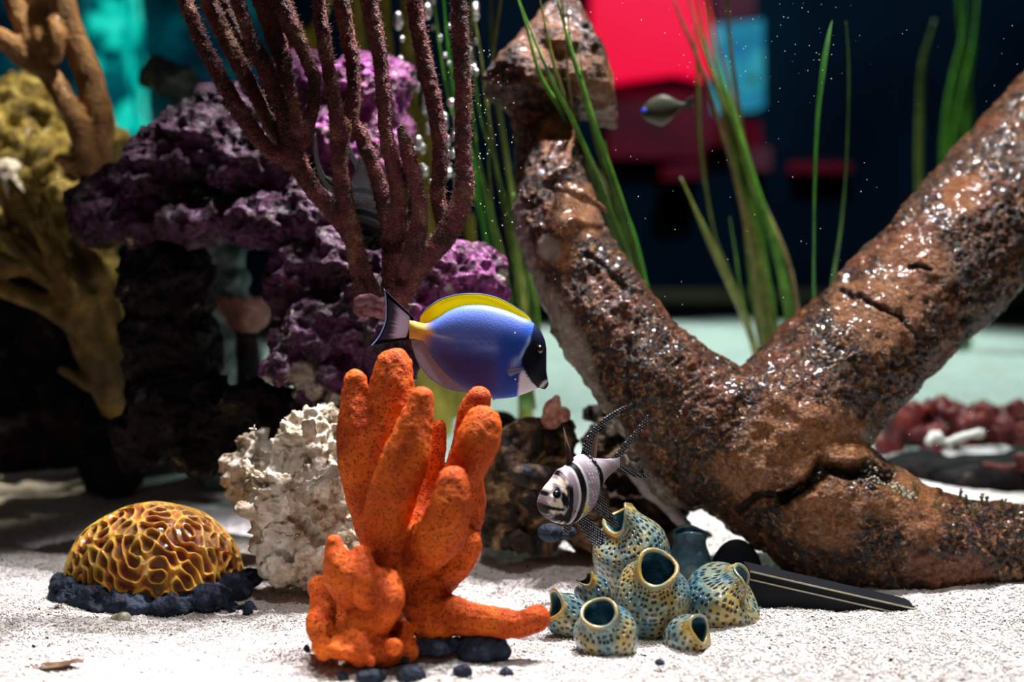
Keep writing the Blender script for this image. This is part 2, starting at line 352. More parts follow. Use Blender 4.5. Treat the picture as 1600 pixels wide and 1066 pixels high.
class Geo:
    def __init__(s): s.V = []; s.F = []
    def add(s, V, F):
        b = len(s.V); s.V += [tuple(v) for v in V]; s.F += [tuple(b + i for i in f) for f in F]
    def tube(s, pts, sides=14, caps=True):
        pts = [np.array(p, float) for p in pts]; n = len(pts); V = []; F = []
        up = np.array([.31, .17, .93]); prev = None
        cent = [p[:3] for p in pts]
        rings = []
        def frame(t):
            nonlocal prev
            t = t / (np.linalg.norm(t) + 1e-12)
            a = prev if prev is not None else up
            u = a - t * np.dot(a, t)
            if np.linalg.norm(u) < 1e-6: u = np.array([1., 0, 0]) - t * t[0]
            u /= np.linalg.norm(u); prev = u
            return u, np.cross(t, u)
        extra0 = []; extra1 = []
        t0 = cent[0] - cent[1]; t0 /= np.linalg.norm(t0) + 1e-12; t1 = cent[-1] - cent[-2]; t1 /= np.linalg.norm(t1) + 1e-12
        seq = []
        if caps:
            for a in (80, 55, 28): seq.append((cent[0] + t0 * pts[0][3] * math.sin(R(a)), pts[0][3] * math.cos(R(a))))
        for p in pts: seq.append((p[:3], p[3]))
        if caps:
            for a in (28, 55, 80): seq.append((cent[-1] + t1 * pts[-1][3] * math.sin(R(a)), pts[-1][3] * math.cos(R(a))))
        for i, (c, r) in enumerate(seq):
            a = seq[max(i - 1, 0)][0]; b = seq[min(i + 1, len(seq) - 1)][0]
            u, v = frame(b - a)
            for k in range(sides):
                th = 2 * math.pi * k / sides; V.append(c + r * (math.cos(th) * u + math.sin(th) * v))
        m = len(seq)
        for i in range(m - 1):
            for k in range(sides):
                k2 = (k + 1) % sides; F.append((i * sides + k, i * sides + k2, (i + 1) * sides + k2, (i + 1) * sides + k))
        F.append(tuple(range(sides))[::-1]); F.append(tuple((m - 1) * sides + k for k in range(sides)))
        s.add(V, F)
    def path(s, path, n=8, sides=14): s.tube(pts3(path, n), sides)
    def ball(s, c, rx, ry=None, rz=None, rot=0, seg=20):
        ry = ry or rx; rz = rz or rx; V = []; F = []; rings = seg // 2
        for i in range(rings + 1):
            ph = math.pi * (i + .001) / (rings + .002)
            for k in range(seg):
                th = 2 * math.pi * k / seg
                x, y, z = rx * math.sin(ph) * math.cos(th), ry * math.sin(ph) * math.sin(th), rz * math.cos(ph)
                x, z = x * math.cos(rot) - z * math.sin(rot), x * math.sin(rot) + z * math.cos(rot)
                V.append((c[0] + x, c[1] + y, c[2] + z))
        for i in range(rings):
            for k in range(seg):
                k2 = (k + 1) % seg; F.append((i * seg + k, (i + 1) * seg + k, (i + 1) * seg + k2, i * seg + k2))
        F.append(tuple(range(seg))); F.append(tuple(rings * seg + k for k in range(seg))[::-1])
        s.add(V, F)
    def pball(s, px, py, d, rx, rz=None, ry=None, rot=0):
        k = d / FPX; rz = rz or rx; ry = ry or (rx + rz) / 2
        s.ball(P(px, py, d), rx * k, ry * k, rz * k, rot)
    def hull(s, pts):
        bm = bmesh.new(); vs = [bm.verts.new(p) for p in pts]
        bmesh.ops.convex_hull(bm, input=vs)
        for v in [v for v in bm.verts if not v.link_faces]: bm.verts.remove(v)
        bm.verts.index_update(); s.add([v.co[:] for v in bm.verts], [[v.index for v in f.verts] for f in bm.faces]); bm.free()
    def remesh(s, voxel, smooth_it=2, smooth_f=.5):
        me = bpy.data.meshes.new('tmp'); me.from_pydata(s.V, [], s.F); o = bpy.data.objects.new('tmp', me); COL.objects.link(o)
        bm = bmesh.new(); bm.from_mesh(me); bmesh.ops.recalc_face_normals(bm, faces=bm.faces); bm.to_mesh(me); bm.free()
        r = o.modifiers.new('r', 'REMESH'); r.mode = 'VOXEL'; r.voxel_size = voxel
        if smooth_it:
            sm = o.modifiers.new('s', 'SMOOTH'); sm.factor = smooth_f; sm.iterations = smooth_it
        dg = bpy.context.evaluated_depsgraph_get(); ev = o.evaluated_get(dg); em = ev.to_mesh()
        V = np.empty(len(em.vertices) * 3); em.vertices.foreach_get('co', V); V = V.reshape(-1, 3)
        N = np.empty(len(em.vertices) * 3); em.vertices.foreach_get('normal', N); N = N.reshape(-1, 3)
        L = np.empty(len(em.loops), dtype=np.int32); em.loops.foreach_get('vertex_index', L)
        st = np.empty(len(em.polygons), dtype=np.int32); em.polygons.foreach_get('loop_total', st)
        assert (st == 4).all(); F = L.reshape(-1, 4).copy()
        ev.to_mesh_clear(); bpy.data.objects.remove(o); bpy.data.meshes.remove(me)
        return V, N, F
def base_of(V):
    i = V[:, 2].argmin(); return (float(V[:, 0].mean()), float(V[:, 1].mean()), float(V[i, 2]))
def lump(name, g, mat, label, cat, voxel=.002, amp=.006, scale=40, pit=0, pscale=90, sm=2, seed=0, parent=None, group=None, attrs=None, cells=0, cscale=60, ridge=0, rscale=50):
    V, N, F = g.remesh(voxel, sm)
    D = amp * fbm(V, scale, 5, seed)
    if pit: D = D - pit * np.clip(.55 - worley(V, pscale, seed), 0, 1) * 2
    if ridge: D = D + ridge * (.35 - np.minimum(1, 3.2 * np.abs(fbm(V, rscale, 4, seed + 31)))) + ridge * .4 * (.35 - np.minimum(1, 3 * np.abs(fbm(V, rscale * 3, 3, seed + 41))))
    if cells: D = D + cells * (0.6 - worley(V, cscale, seed + 5))
    V = V + N * D[:, None]
    at = attrs(V) if attrs else None
    o = mesh_obj(name, V, F, mat, parent, None if parent else base_of(V), attrs=at)
    if not parent: tag(o, label, cat, group)
    return o
# ================================================================== THE SETTING
def make_floor():
    nx, ny = 560, 520
    xs = np.linspace(-1, 1, nx); xs = np.sign(xs) * (abs(xs) ** 1.3) * 1.5 + .1
    ys = .74 + (np.linspace(0, 1, ny) ** 1.7) * 2.1
    X, Y = np.meshgrid(xs, ys); p = np.stack([X.ravel(), Y.ravel()], 1)
    Z = floor_z(p[:, 0], p[:, 1]); q = np.stack([p[:, 0], p[:, 1], Z], 1)
    Z = Z + .0022 * fbm(q, 60, 3, 4) + .0012 * fbm(q, 300, 2, 9)
    V = np.stack([p[:, 0], p[:, 1], Z], 1)
    i = np.arange(nx * ny).reshape(ny, nx)
    F = np.stack([i[:-1, :-1], i[:-1, 1:], i[1:, 1:], i[1:, :-1]], -1).reshape(-1, 4)
    # loose grains lying on the near sand, part of the same bed
    n = 110000
    gy = .82 + (RNG.random(n) ** 1.25) * .55; gx = (RNG.random(n) - .5) * 2 * (gy * .40 + .02)
    gz = floor_z(gx, gy); g = np.stack([gx, gy, gz], 1); gz = gz + .0022 * fbm(g, 60, 3, 4)
    r = .00055 + .00065 * RNG.random(n) ** 2
    o6 = np.array([[1, 0, 0], [0, 1, 0], [-1, 0, 0], [0, -1, 0], [0, 0, 1], [0, 0, -1]], float)
    A = RNG.random((n, 1, 1)) * 6.28; ca, sa = np.cos(A), np.sin(A)
    rot = np.concatenate([np.concatenate([ca, -sa], 2), np.concatenate([sa, ca], 2)], 1)
    xy = np.einsum('nij,kj->nki', rot, o6[:, :2] * [1.2, .85]); zz = np.repeat(o6[None, :, 2:] * .8, n, 0)
    tilt = (RNG.random((n, 6, 3)) - .5) * .5
    GV = (np.concatenate([xy, zz], 2) + tilt) * r[:, None, None] + np.stack([gx, gy, gz + r * .35], 1)[:, None, :]
    f8 = np.array([[0, 1, 4], [1, 2, 4], [2, 3, 4], [3, 0, 4], [1, 0, 5], [2, 1, 5], [3, 2, 5], [0, 3, 5]])
    GF = (np.arange(n)[:, None, None] * 6 + f8[None]).reshape(-1, 3)
    # quads as two triangles so the bed stays one mesh
    T = np.concatenate([F[:, [0, 1, 2]], F[:, [0, 2, 3]]]); allV = np.concatenate([V, GV.reshape(-1, 3)]); allF = np.concatenate([T, GF + len(V)])
    o = mesh_obj('floor', allV, allF, 'sand', sm=True); tag(o, kind='structure')
make_floor()
def box_obj(name, p0, p1, mat, **k):
    x0, y0, z0 = p0; x1, y1, z1 = p1
    V = [(x0, y0, z0), (x1, y0, z0), (x1, y1, z0), (x0, y1, z0), (x0, y0, z1), (x1, y0, z1), (x1, y1, z1), (x0, y1, z1)]
    F = [(0, 3, 2, 1), (4, 5, 6, 7), (0, 1, 5, 4), (1, 2, 6, 5), (2, 3, 7, 6), (3, 0, 4, 7)]
    return mesh_obj(name, V, F, mat, sm=False, origin=((x0 + x1) / 2, (y0 + y1) / 2, z0), **k)
t = NT('dark_room_wall'); M['wall'] = t.done(t.ramp(t.noise(1.5, 3), [(.35, (.004, .012, .022)), (.65, (.008, .03, .045))]), .7, spec=.1)
t = NT('tank_frame'); M['frame'] = t.done((.10, .09, .05), .6)
tag(box_obj('wall_back', (-3.5, 5.0, -1.5), (3.5, 5.1, 3.0), 'wall'), kind='structure')
tag(box_obj('wall_left', (-2.6, .8, -.1), (-2.5, 5.0, 3.0), 'wall'), kind='structure')
# low frame of the tank's rear glass
zf = P(1200, 462, 2.86).z
tag(box_obj('trim_1', (-1.5, 2.84, zf - .014), (1.7, 2.90, zf + .014), 'frame'), kind='structure')
tag(box_obj('trim_2', (-1.5, 2.86, -.02), (1.7, 2.90, zf - .014), 'wall'), kind='structure')
# lit things beyond the tank
def panel(name, px0, py0, px1, py1, y, mat, label, cat, deep=.05, curve=0):
    a = P(px0, py0, y); b = P(px1, py1, y)
    o = box_obj(name, (a.x, a.y, b.z), (b.x, a.y + deep, a.z), mat); return tag(o, label, cat)
M['g_red'] = m_glow('red_light', [(0, (.9, .0, .035)), (1, (1, .0, .06))], 1.5, .95)
M['g_dred'] = m_glow('dim_red_light', [(0, (.06, .0, .006)), (.6, (.14, .0, .012)), (1, (.22, .0, .02))], 4, .42)
M['g_cyan'] = m_glow('cyan_light', [(0, (.01, .18, .42)), (.5, (.03, .42, .62)), (1, (.1, .75, .72))], 7, .55)
M['g_teal'] = m_glow('teal_light', [(0, (.0, .03, .05)), (.36, (.0, .10, .12)), (.52, (.0, .62, .50)), (.8, (.03, .95, .72)), (1, (.3, 1, .9))], 8, .85)
M['g_dteal'] = m_glow('dim_teal_light', [(0, (.0, .004, .008)), (.5, (.0, .02, .035)), (1, (.0, .07, .085))], 6, .8)
M['g_pink'] = m_glow('pink_light', [(0, (.12, .02, .05)), (1, (.3, .08, .12))], 6, .25)
def glow_shape(name, pts, d, mat, label, deep=.05):
    f = [P(x, y, d) for x, y in pts]; n = len(f)
    V = [p[:] for p in f] + [(p.x, 5.005, p.z) for p in f]
    F = [tuple(range(n))[::-1], tuple(range(n, 2 * n))] + [(i, (i + 1) % n, n + (i + 1) % n, n + i) for i in range(n)]
    o = mesh_obj(name, V, F, mat, sm=False, origin=P(sum(p[0] for p in pts) / n, max(p[1] for p in pts), d)[:]); return tag(o, label, 'lit panel')
glow_shape('illuminated_panel', [(925, -60), (1085, -60), (1112, 40), (1108, 122), (1060, 112), (960, 126), (925, 90)], 4.80, 'g_red', 'bright red lit panel out of focus between stump and grass')
glow_shape('illuminated_panel', [(955, 134), (1108, 140), (1112, 182), (1188, 190), (1190, 226), (1102, 225), (1100, 246), (950, 245)], 4.88, 'g_dred', 'dim dark red glowing band below the bright red panel')
glow_shape('illuminated_panel', [(1120, 38), (1192, 30), (1194, 166), (1128, 170)], 4.76, 'g_cyan', 'blurred cyan lit panel behind the tall grass')
glow_shape('illuminated_panel', [(1110, -60), (1185, -60), (1180, 25), (1120, 32)], 4.84, 'g_dred', 'small dim red panel above the cyan one')
glow_shape('illuminated_panel', [(1040, 258), (1098, 252), (1100, 276), (1042, 280)], 4.80, 'g_dred', 'small dim magenta light left of the tall grass')
glow_shape('illuminated_panel', [(1170, 232), (1205, 230), (1206, 264), (1172, 264)], 4.80, 'g_pink', 'faint pink light right of the tall grass')
glow_shape('illuminated_panel', [(1240, 252), (1330, 254), (1330, 268), (1240, 268)], 4.88, 'g_dred', 'faint long red light behind the single grass blades')
glow_shape('illuminated_panel', [(128, -60), (186, -60), (202, 90), (212, 232), (196, 240), (160, 180), (140, 60)], 4.70, 'g_teal', 'tall turquoise lit column behind the tan branching coral')
glow_shape('illuminated_panel', [(-60, -60), (122, -60), (134, 60), (152, 180), (180, 236), (60, 240), (-60, 200)], 4.75, 'g_dteal', 'dim blue-green lit wall at the far left')
glow_shape('illuminated_panel', [(222, -60), (420, -60), (420, 120), (330, 160), (226, 200)], 4.88, 'g_dteal', 'dim deep blue lit wall behind the grey rock')
M['g_spot'] = m_glow('green_lamp', [(0, (.03, .35, .28)), (1, (.1, .5, .35))], 5, .22)
def glow_ball(px, py, d, r, label, mat='g_spot'):
    g = Geo(); g.pball(px, py, d, r); o = mesh_obj('small_lamp', g.V, g.F, mat, origin=P(px, py + r, d)[:]); tag(o, label, 'lamp')
glow_ball(1193, 66, 5.0, 7, 'small dim green lamp right of the red panel'); glow_ball(1176, 124, 4.75, 8, 'small teal green lamp in front of the cyan panel')
glow_ball(1218, 30, 4.97, 8, 'small faint green lamp above the single blades')

M['mottled_pale'] = organic('pale_green_crust', [(0, (.2, .2, .13)), (1, (.6, .6, .48))], 90, .6, .0005)
# ================================================================== DRIFTWOOD
LOG_W = [(805, 335), (815, 410), (858, 480), (903, 570), (930, 640), (975, 715), (1010, 765), (1045, 800)]
LOG_CRACK = [[(1310, 452), (1345, 462), (1382, 481), (1410, 492), (1430, 520), (1434, 548)], [(1222, 782), (1265, 758), (1292, 722), (1330, 735), (1362, 725), (1392, 742)], [(918, 395), (960, 432), (990, 455)], [(1418, 412), (1455, 420)], [(975, 480), (982, 560), (978, 620)], [(1150, 800), (1190, 770), (1225, 778)]]
LOG_SMOOTH = [(1385, 490, 62), (1430, 420, 60), (1330, 470, 40), (900, 330, 48), (870, 210, 38), (880, 400, 26), (1250, 690, 90), (1170, 745, 55), (1330, 690, 50), (1290, 800, 70), (1420, 790, 60), (1500, 300, 40), (860, 70, 60), (930, 120, 50)]
def make_log():
    g = Geo()
    A = [(857, 150, 50, 1.25), (858, 200, 53, 1.23), (864, 270, 58, 1.205), (873, 345, 66, 1.18), (905, 425, 76, 1.16), (950, 505, 83, 1.14), (1015, 590, 96, 1.13), (1100, 665, 112, 1.13), (1200, 720, 128, 1.13)]
    g.path(A, 10, 24)
    g.path([(1720, 160, 120, 1.36), (1620, 262, 118, 1.30), (1545, 340, 112, 1.25), (1470, 420, 110, 1.21), (1390, 500, 108, 1.18), (1300, 590, 112, 1.15), (1215, 680, 125, 1.13)], 10, 24)
    g.path([(1180, 705, 120, 1.13), (1260, 765, 120, 1.12), (1350, 822, 112, 1.11), (1445, 856, 93, 1.10), (1560, 868, 85, 1.10), (1760, 875, 84, 1.11)], 10, 24)
    g.pball(1130, 700, 1.13, 118, 105); g.pball(1075, 730, 1.13, 75, 75)
    # flared sawn end at the top of the left arm
    stump = [(868, -14, 1.24), (905, 0, 1.22), (935, 60, 1.2), (958, 130, 1.19), (968, 168, 1.21), (962, 200, 1.25), (930, 60, 1.32), (870, -10, 1.32), (820, 52, 1.22), (752, 122, 1.21), (752, 150, 1.25), (800, 75, 1.2), (842, 25, 1.21), (922, 30, 1.2), (950, 95, 1.19), (790, 100, 1.30), (880, 128, 1.185), (810, 130, 1.195), (900, 190, 1.24), (820, 190, 1.24)]
    g.hull([P(*p) for p in stump]); g.pball(880, 70, 1.225, 50, 60, 60); g.pball(900, 120, 1.22, 52, 52, 60); g.pball(820, 110, 1.225, 42, 34, 50)
    g.path([(905, 180, 8, 1.2), (880, 262, 10, 1.14), (850, 285, 8, 1.14)], 6, 8)
    g.path([(850, 292, 8, 1.14), (900, 300, 8, 1.13), (945, 330, 7, 1.15)], 6, 8)
    V, N, F = g.remesh(.0017, 4)
    px, py = to_px(V)
    D = .006 * fbm(V, 22, 3, 1) + .0035 * fbm(V, 70, 4, 2)
    sm = np.zeros(len(V)); nz = fbm(V, 45, 4, 8)
    for x, y, r in LOG_SMOOTH: sm = np.maximum(sm, 1 - smooth(.55, 1.15, np.hypot(px - x, py - y) / r + .45 * nz))
    pits = np.clip(.62 - worley(V, 210, 3), 0, 1)
    D = D - .0034 * pits * (1 - .75 * sm) - .006 * np.abs(fbm(V, 60, 5, 11)) * (1 - .4 * sm)
    crk = np.zeros(len(V))
    jx = px + 9 * fbm(V, 90, 3, 21); jy = py + 9 * fbm(V, 90, 3, 22)
    for i, c in enumerate(LOG_CRACK):
        wd = (3.2, 11, 4, 3, 5, 6)[i]; dd = seg_dist(jx, jy, c); k = 1 - smooth(wd * .4, wd * 1.5, dd)
        front = (N[:, 1] < .3); k = k * front; D = D - (.004, .013, .003, .003, .003, .005)[i] * k
        if i not in (4,): crk = np.maximum(crk, k * .95)
    slime = 1 - smooth(6, 26, seg_dist(px, py, LOG_W) + 14 * fbm(V, 60, 3, 5))
    slime = np.maximum(slime, (1 - smooth(14, 24, np.hypot(px - 858, py - 392) + 10 * nz)) * .9)
    slime = np.maximum(slime, (1 - smooth(18, 34, np.hypot((px - 975) * .9, (py - 735) * .6) + 14 * nz)) * .8) * (N[:, 1] < .55)
    V2 = V + N * D[:, None]
    o = mesh_obj('driftwood', V2, F, 'wood', origin=base_of(V2), attrs=dict(smoothness=sm, slime=slime, crack=crk))
    tag(o, 'large wet orange-brown forked driftwood log filling the right side', 'driftwood')
    # algae tufts and a pale crust growing on the low limb
    P2x, P2y = to_px(V2)
    def on_log(x, y):
        k = np.argsort(np.hypot(P2x - x, P2y - y) + (N[:, 1] > .2) * 50 )[:6]; j = k[V2[k][:, 1].argmin()]; q = V2[j]
        return q, q[1] * CA - (q[2] - CAM_H) * SA
    for x, y in [(1472, 772), (1500, 776), (1512, 786), (1542, 789), (1534, 784), (1567, 794), (1462, 790), (1588, 802), (1520, 800), (1430, 765)]:
        tuft = Geo(); q, d = on_log(x, y)
        for k in range(4):
            h = random.uniform(6, 15); dx = random.uniform(-6, 6)
            tuft.path([(x + dx * .1, y + 6, 1.5, d), (x + dx * .5, y - h * .5, 1.1, d), (x + dx + random.uniform(-3, 3), y - h, 1.5, d)], 3, 5)
        tuft.path([(x - 4, y + 5, 2.2, d), (x + 4, y + 5, 2.2, d)], 3, 6)
        mesh_obj('algae_tuft', tuft.V, tuft.F, 'grass_brown', o)
    crust = Geo(); rr = random.Random(3)
    for k in range(90):
        t = rr.random(); x = 1350 + 82 * t + rr.gauss(0, 3.5); y = 730 + 48 * t + rr.gauss(0, 3.5); q, d = on_log(x, y); r = rr.uniform(.0006, .0015); crust.ball(q, r, r, r, 0, 8)
    mesh_obj('crust', crust.V, crust.F, 'mottled_pale', o)['kind'] = 'stuff'
    return o
driftwood = make_log()

# ================================================================== LIVE ROCKS
def rock(spec, mat, label, voxel=.0024, amp=.010, scale=28, pit=.004, pscale=70, seed=0, name='live_rock', cat='rock', pale=None, ridge=.007, rscale=32, **k):
    g = Geo()
    for s in spec:
        if len(s) == 6: g.pball(s[0], s[1], s[2], s[3], s[4], s[5])
        else: g.pball(s[0], s[1], s[2], s[3], s[4])
    def at(V):
        px, py = to_px(V); out = np.zeros(len(V))
        for x, y, r in (pale or []): out = np.maximum(out, 1 - smooth(.7, 1.0, np.hypot(px - x, py - y) / r + .5 * fbm(V, 70, 4, 3)))
        return dict(pale=out)
    return lump(name, g, mat, label, cat, voxel, amp, scale, pit, pscale, 2, seed, attrs=at, ridge=(0 if k.get('cells') else ridge), rscale=rscale, **k)
rock([(320, 240, 1.20, 100, 85), (265, 260, 1.20, 70, 70), (400, 260, 1.18, 90, 75), (350, 185, 1.20, 60, 55), (440, 300, 1.17, 60, 50), (240, 290, 1.18, 45, 30)], 'rock', 'dark purple rock forming the top left of the arch', seed=1)
rock([(150, 330, 1.22, 45, 55), (230, 345, 1.2, 60, 42), (320, 350, 1.17, 80, 42), (420, 350, 1.16, 80, 48), (490, 345, 1.15, 50, 55), (180, 285, 1.22, 35, 28)], 'rock', 'dark purple rock bridging the arch beside tan coral', seed=2)
rock([(560, 160, 1.22, 85, 80), (600, 130, 1.22, 50, 50), (520, 230, 1.2, 70, 80), (580, 260, 1.2, 60, 80), (470, 130, 1.24, 50, 60), (610, 200, 1.22, 40, 60)], 'rock_bright', 'lilac purple rock behind the red branching coral', seed=3)
rock([(480, 440, 1.16, 70, 90), (540, 420, 1.15, 70, 80), (500, 530, 1.13, 85, 70), (580, 520, 1.12, 70, 90), (440, 570, 1.11, 40, 32), (560, 600, 1.11, 80, 50), (600, 580, 1.12, 60, 60), (500, 610, 1.11, 40, 30)], 'rock', 'dark purple rock with white patch below the red coral', seed=4, pale=[(472, 588, 24), (488, 612, 16), (520, 625, 14), (655, 600, 14), (415, 600, 12)])
rock([(700, 440, 1.13, 75, 62), (745, 435, 1.14, 55, 55), (660, 430, 1.12, 55, 55), (640, 480, 1.11, 40, 30), (720, 400, 1.14, 50, 30)], 'rock_bright', 'rounded pink purple pitted rock above the blue fish', seed=5, amp=.006, pit=.006, pale=[(785, 430, 12), (700, 452, 8)])
rock([(260, 450, 1.22, 80, 90), (265, 540, 1.22, 82, 90), (270, 640, 1.2, 75, 80), (330, 700, 1.17, 70, 50), (225, 690, 1.2, 50, 60)], 'rock_dark', 'blackish rock column holding up the arch at left', seed=6, amp=.008)
rock([(400, 640, 1.16, 70, 50), (350, 660, 1.17, 60, 60), (450, 680, 1.16, 50, 40), (330, 620, 1.18, 50, 40)], 'rock_dark', 'low dark rock behind the white rock', seed=7)
rock([(250, 115, 1.62, 32, 24), (285, 130, 1.6, 40, 30), (310, 160, 1.6, 40, 40), (300, 240, 1.6, 60, 70), (320, 400, 1.6, 60, 120), (320, 600, 1.6, 70, 120)], 'teal_coral', 'blurred grey green rock rising behind the purple arch', seed=8, voxel=.005, name='background_rock')
# yellow corals and the pale lump at the far left
rock([(35, 190, 1.52, 85, 68), (60, 270, 1.5, 95, 75), (-10, 250, 1.52, 90, 120), (30, 340, 1.52, 120, 70)], 'yellow_rock', 'blurred yellow knobbly coral head at left edge', voxel=.004, amp=.008, scale=22, pit=0, name='yellow_coral', cat='coral', cells=.020, cscale=55, seed=9)
rock([(180, 235, 1.46, 30, 38), (150, 215, 1.47, 30, 50), (178, 280, 1.46, 30, 30), (165, 340, 1.46, 30, 60), (166, 440, 1.46, 28, 60), (168, 490, 1.46, 24, 50)], 'yellow_rock', 'blurred ochre coral pillar behind the tan branches', voxel=.004, amp=.006, pit=0, name='yellow_coral', cat='coral', cells=.012, cscale=50, seed=10)
rock([(10, 265, 1.40, 20, 26), (24, 292, 1.40, 13, 18), (0, 290, 1.42, 26, 30)], 'white', 'small pale blue-white blurred lump at left edge', voxel=.003, amp=.002, pit=0, name='pale_coral_lump', cat='coral', seed=11)
rock([(112, 318, 1.42, 26, 22), (95, 298, 1.42, 22, 18), (128, 292, 1.42, 14, 18), (100, 345, 1.43, 30, 30)], 'yellow_rock', 'small mustard knob between the olive and tan corals', voxel=.003, amp=.004, pit=0, name='yellow_coral', cat='coral', cells=.008, cscale=60, seed=12)
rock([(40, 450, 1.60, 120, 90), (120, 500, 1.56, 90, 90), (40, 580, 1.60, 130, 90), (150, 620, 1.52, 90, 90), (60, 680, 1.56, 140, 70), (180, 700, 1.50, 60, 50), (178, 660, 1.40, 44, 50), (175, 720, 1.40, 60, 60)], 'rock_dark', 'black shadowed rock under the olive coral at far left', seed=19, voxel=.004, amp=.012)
# ribbed column and cup coral seen through the arch
rock([(343, 400, 1.46, 40, 40), (345, 440, 1.46, 42, 40), (350, 480, 1.46, 44, 40), (355, 560, 1.48, 50, 90), (355, 680, 1.48, 60, 90)], 'teal_coral', 'blurred grey teal knobbly column seen through the arch', voxel=.003, amp=.005, pit=0, name='coral_column', cat='coral', cells=.012, cscale=55, seed=13)
g = Geo()
for k in range(26):
    a = 2 * math.pi * k / 26; rx = 46 + 4 * math.sin(5 * a)
    g.path([(386, 520, 12, 1.40), (386 + rx * .6 * math.cos(a), 490, 8, 1.40 - .022 * math.sin(a)), (386 + rx * math.cos(a), 468 - 3 * math.sin(a), 5, 1.40 - .036 * math.sin(a))], 5, 8)
g.pball(386, 500, 1.40, 32, 18)
cup = lump('cup_coral', g, 'cap_coral', 'brown cup coral with pale scalloped rim seen through the arch', 'coral', .0022, .003, 50)
g = Geo(); g.path([(386, 512, 16, 1.40), (388, 600, 20, 1.40), (390, 720, 26, 1.40)], 6, 12); lump('stem', g, 'rock_dark', None, None, .002, .004, 50, parent=cup)

# ================================================================== WHITE ROCK
g = Geo(); rr = random.Random(5)
for x, y, d, a, b in [(470, 700, 1.06, 60, 45), (495, 660, 1.07, 48, 30), (535, 665, 1.08, 35, 30), (400, 720, 1.10, 52, 42), (375, 760, 1.10, 30, 32), (440, 770, 1.05, 62, 55), (500, 770, 1.04, 52, 60), (460, 840, 1.04, 52, 36), (520, 840, 1.05, 50, 50), (490, 890, 1.03, 42, 36), (445, 890, 1.03, 32, 26), (390, 690, 1.10, 35, 25), (600, 830, 1.06, 60, 60), (600, 740, 1.08, 50, 60), (690, 830, 1.06, 50, 45)]:
    g.pball(x, y, d, a, b)
for k in range(34):
    x = rr.uniform(375, 560); y = rr.uniform(670, 900); g.pball(x, y, 1.02 + rr.random() * .03, rr.uniform(9, 20), rr.uniform(8, 16))
lump('white_rock', g, 'white_rock', 'craggy cream white rock beside the orange sponge', 'rock', .0017, .010, 48, .006, 80, 1, 31, ridge=.009, rscale=38)

# ================================================================== MOTTLED ROCK BEHIND THE STRIPED FISH
rock([(830, 700, 1.16, 60, 55), (870, 680, 1.16, 40, 40), (800, 760, 1.15, 60, 70), (870, 780, 1.15, 80, 75), (820, 835, 1.14, 70, 35), (930, 830, 1.15, 60, 45), (770, 810, 1.17, 30, 50)], 'mottled', 'dark brown mottled rock between orange sponge and driftwood', seed=15, pit=.003, amp=.008, name='mottled_rock')
rock([(935, 650, 1.24, 26, 18), (950, 690, 1.22, 45, 40), (985, 740, 1.2, 50, 45), (1030, 790, 1.19, 45, 40), (960, 780, 1.2, 45, 45), (1010, 850, 1.19, 60, 50)], 'mottled', 'pale streaked rock wedged under the driftwood', seed=16, amp=.008, name='streaked_rock', voxel=.0022)
g = Geo(); g.path([(985, 735, 9, 1.155), (1010, 762, 11, 1.150), (1040, 785, 12, 1.15), (1062, 812, 12, 1.15), (1082, 828, 8, 1.15), (1108, 836, 5, 1.15)], 8, 12)
lump('coral_rubble_branch', g, 'twig', 'pale crusty broken branch below the driftwood and above the teal tube', 'coral', .0012, .003, 90)
g = Geo(); g.pball(768, 655, 1.28, 36, 14); g.pball(800, 668, 1.28, 24, 16)
lump('dark_rubble', g, 'rock_dark', 'low dark rubble behind the tip of the orange sponge', 'rock', .002, .004, 60)
g = Geo(); g.pball(860, 833, 1.055, 20, 15); g.pball(885, 832, 1.06, 16, 11)
lump('dark_pebble', g, 'slate', 'round dark pebble below the striped fish', 'stone', .0012, .0012, 60)
g = Geo(); g.path([(862, 655, 17, 1.13), (863, 640, 15, 1.13), (868, 628, 10, 1.13), (870, 622, 6, 1.13)], 5, 16); g.pball(880, 648, 1.125, 12, 13)
lump('sea_snail', g, 'snail_pink', 'pinkish brown sea snail on top of the dark mottled rock', 'snail', .0009, .0012, 120)
# a blenny whose ringed eye looks out of the mottled rock
def small_blenny():
    g = Geo(); g.path([(815, 742, 17, 1.085), (835, 745, 20, 1.10), (865, 752, 18, 1.12), (900, 765, 12, 1.13)], 6, 16)
    V, N, F = g.remesh(.0009, 3)
    o = mesh_obj('blenny', V, F, 'mottled', origin=base_of(V)); tag(o, 'dark blenny with a ringed eye resting against the mottled rock', 'fish')
    e = Geo(); e.pball(823, 737, 1.079, 7, 6); r = mesh_obj('eye', e.V, e.F, 'slate', o)
    e = Geo(); e.pball(823, 737.5, 1.0745, 5.2, 4.5); p = mesh_obj('pupil', e.V, e.F, 'eye_black', r)
small_blenny()

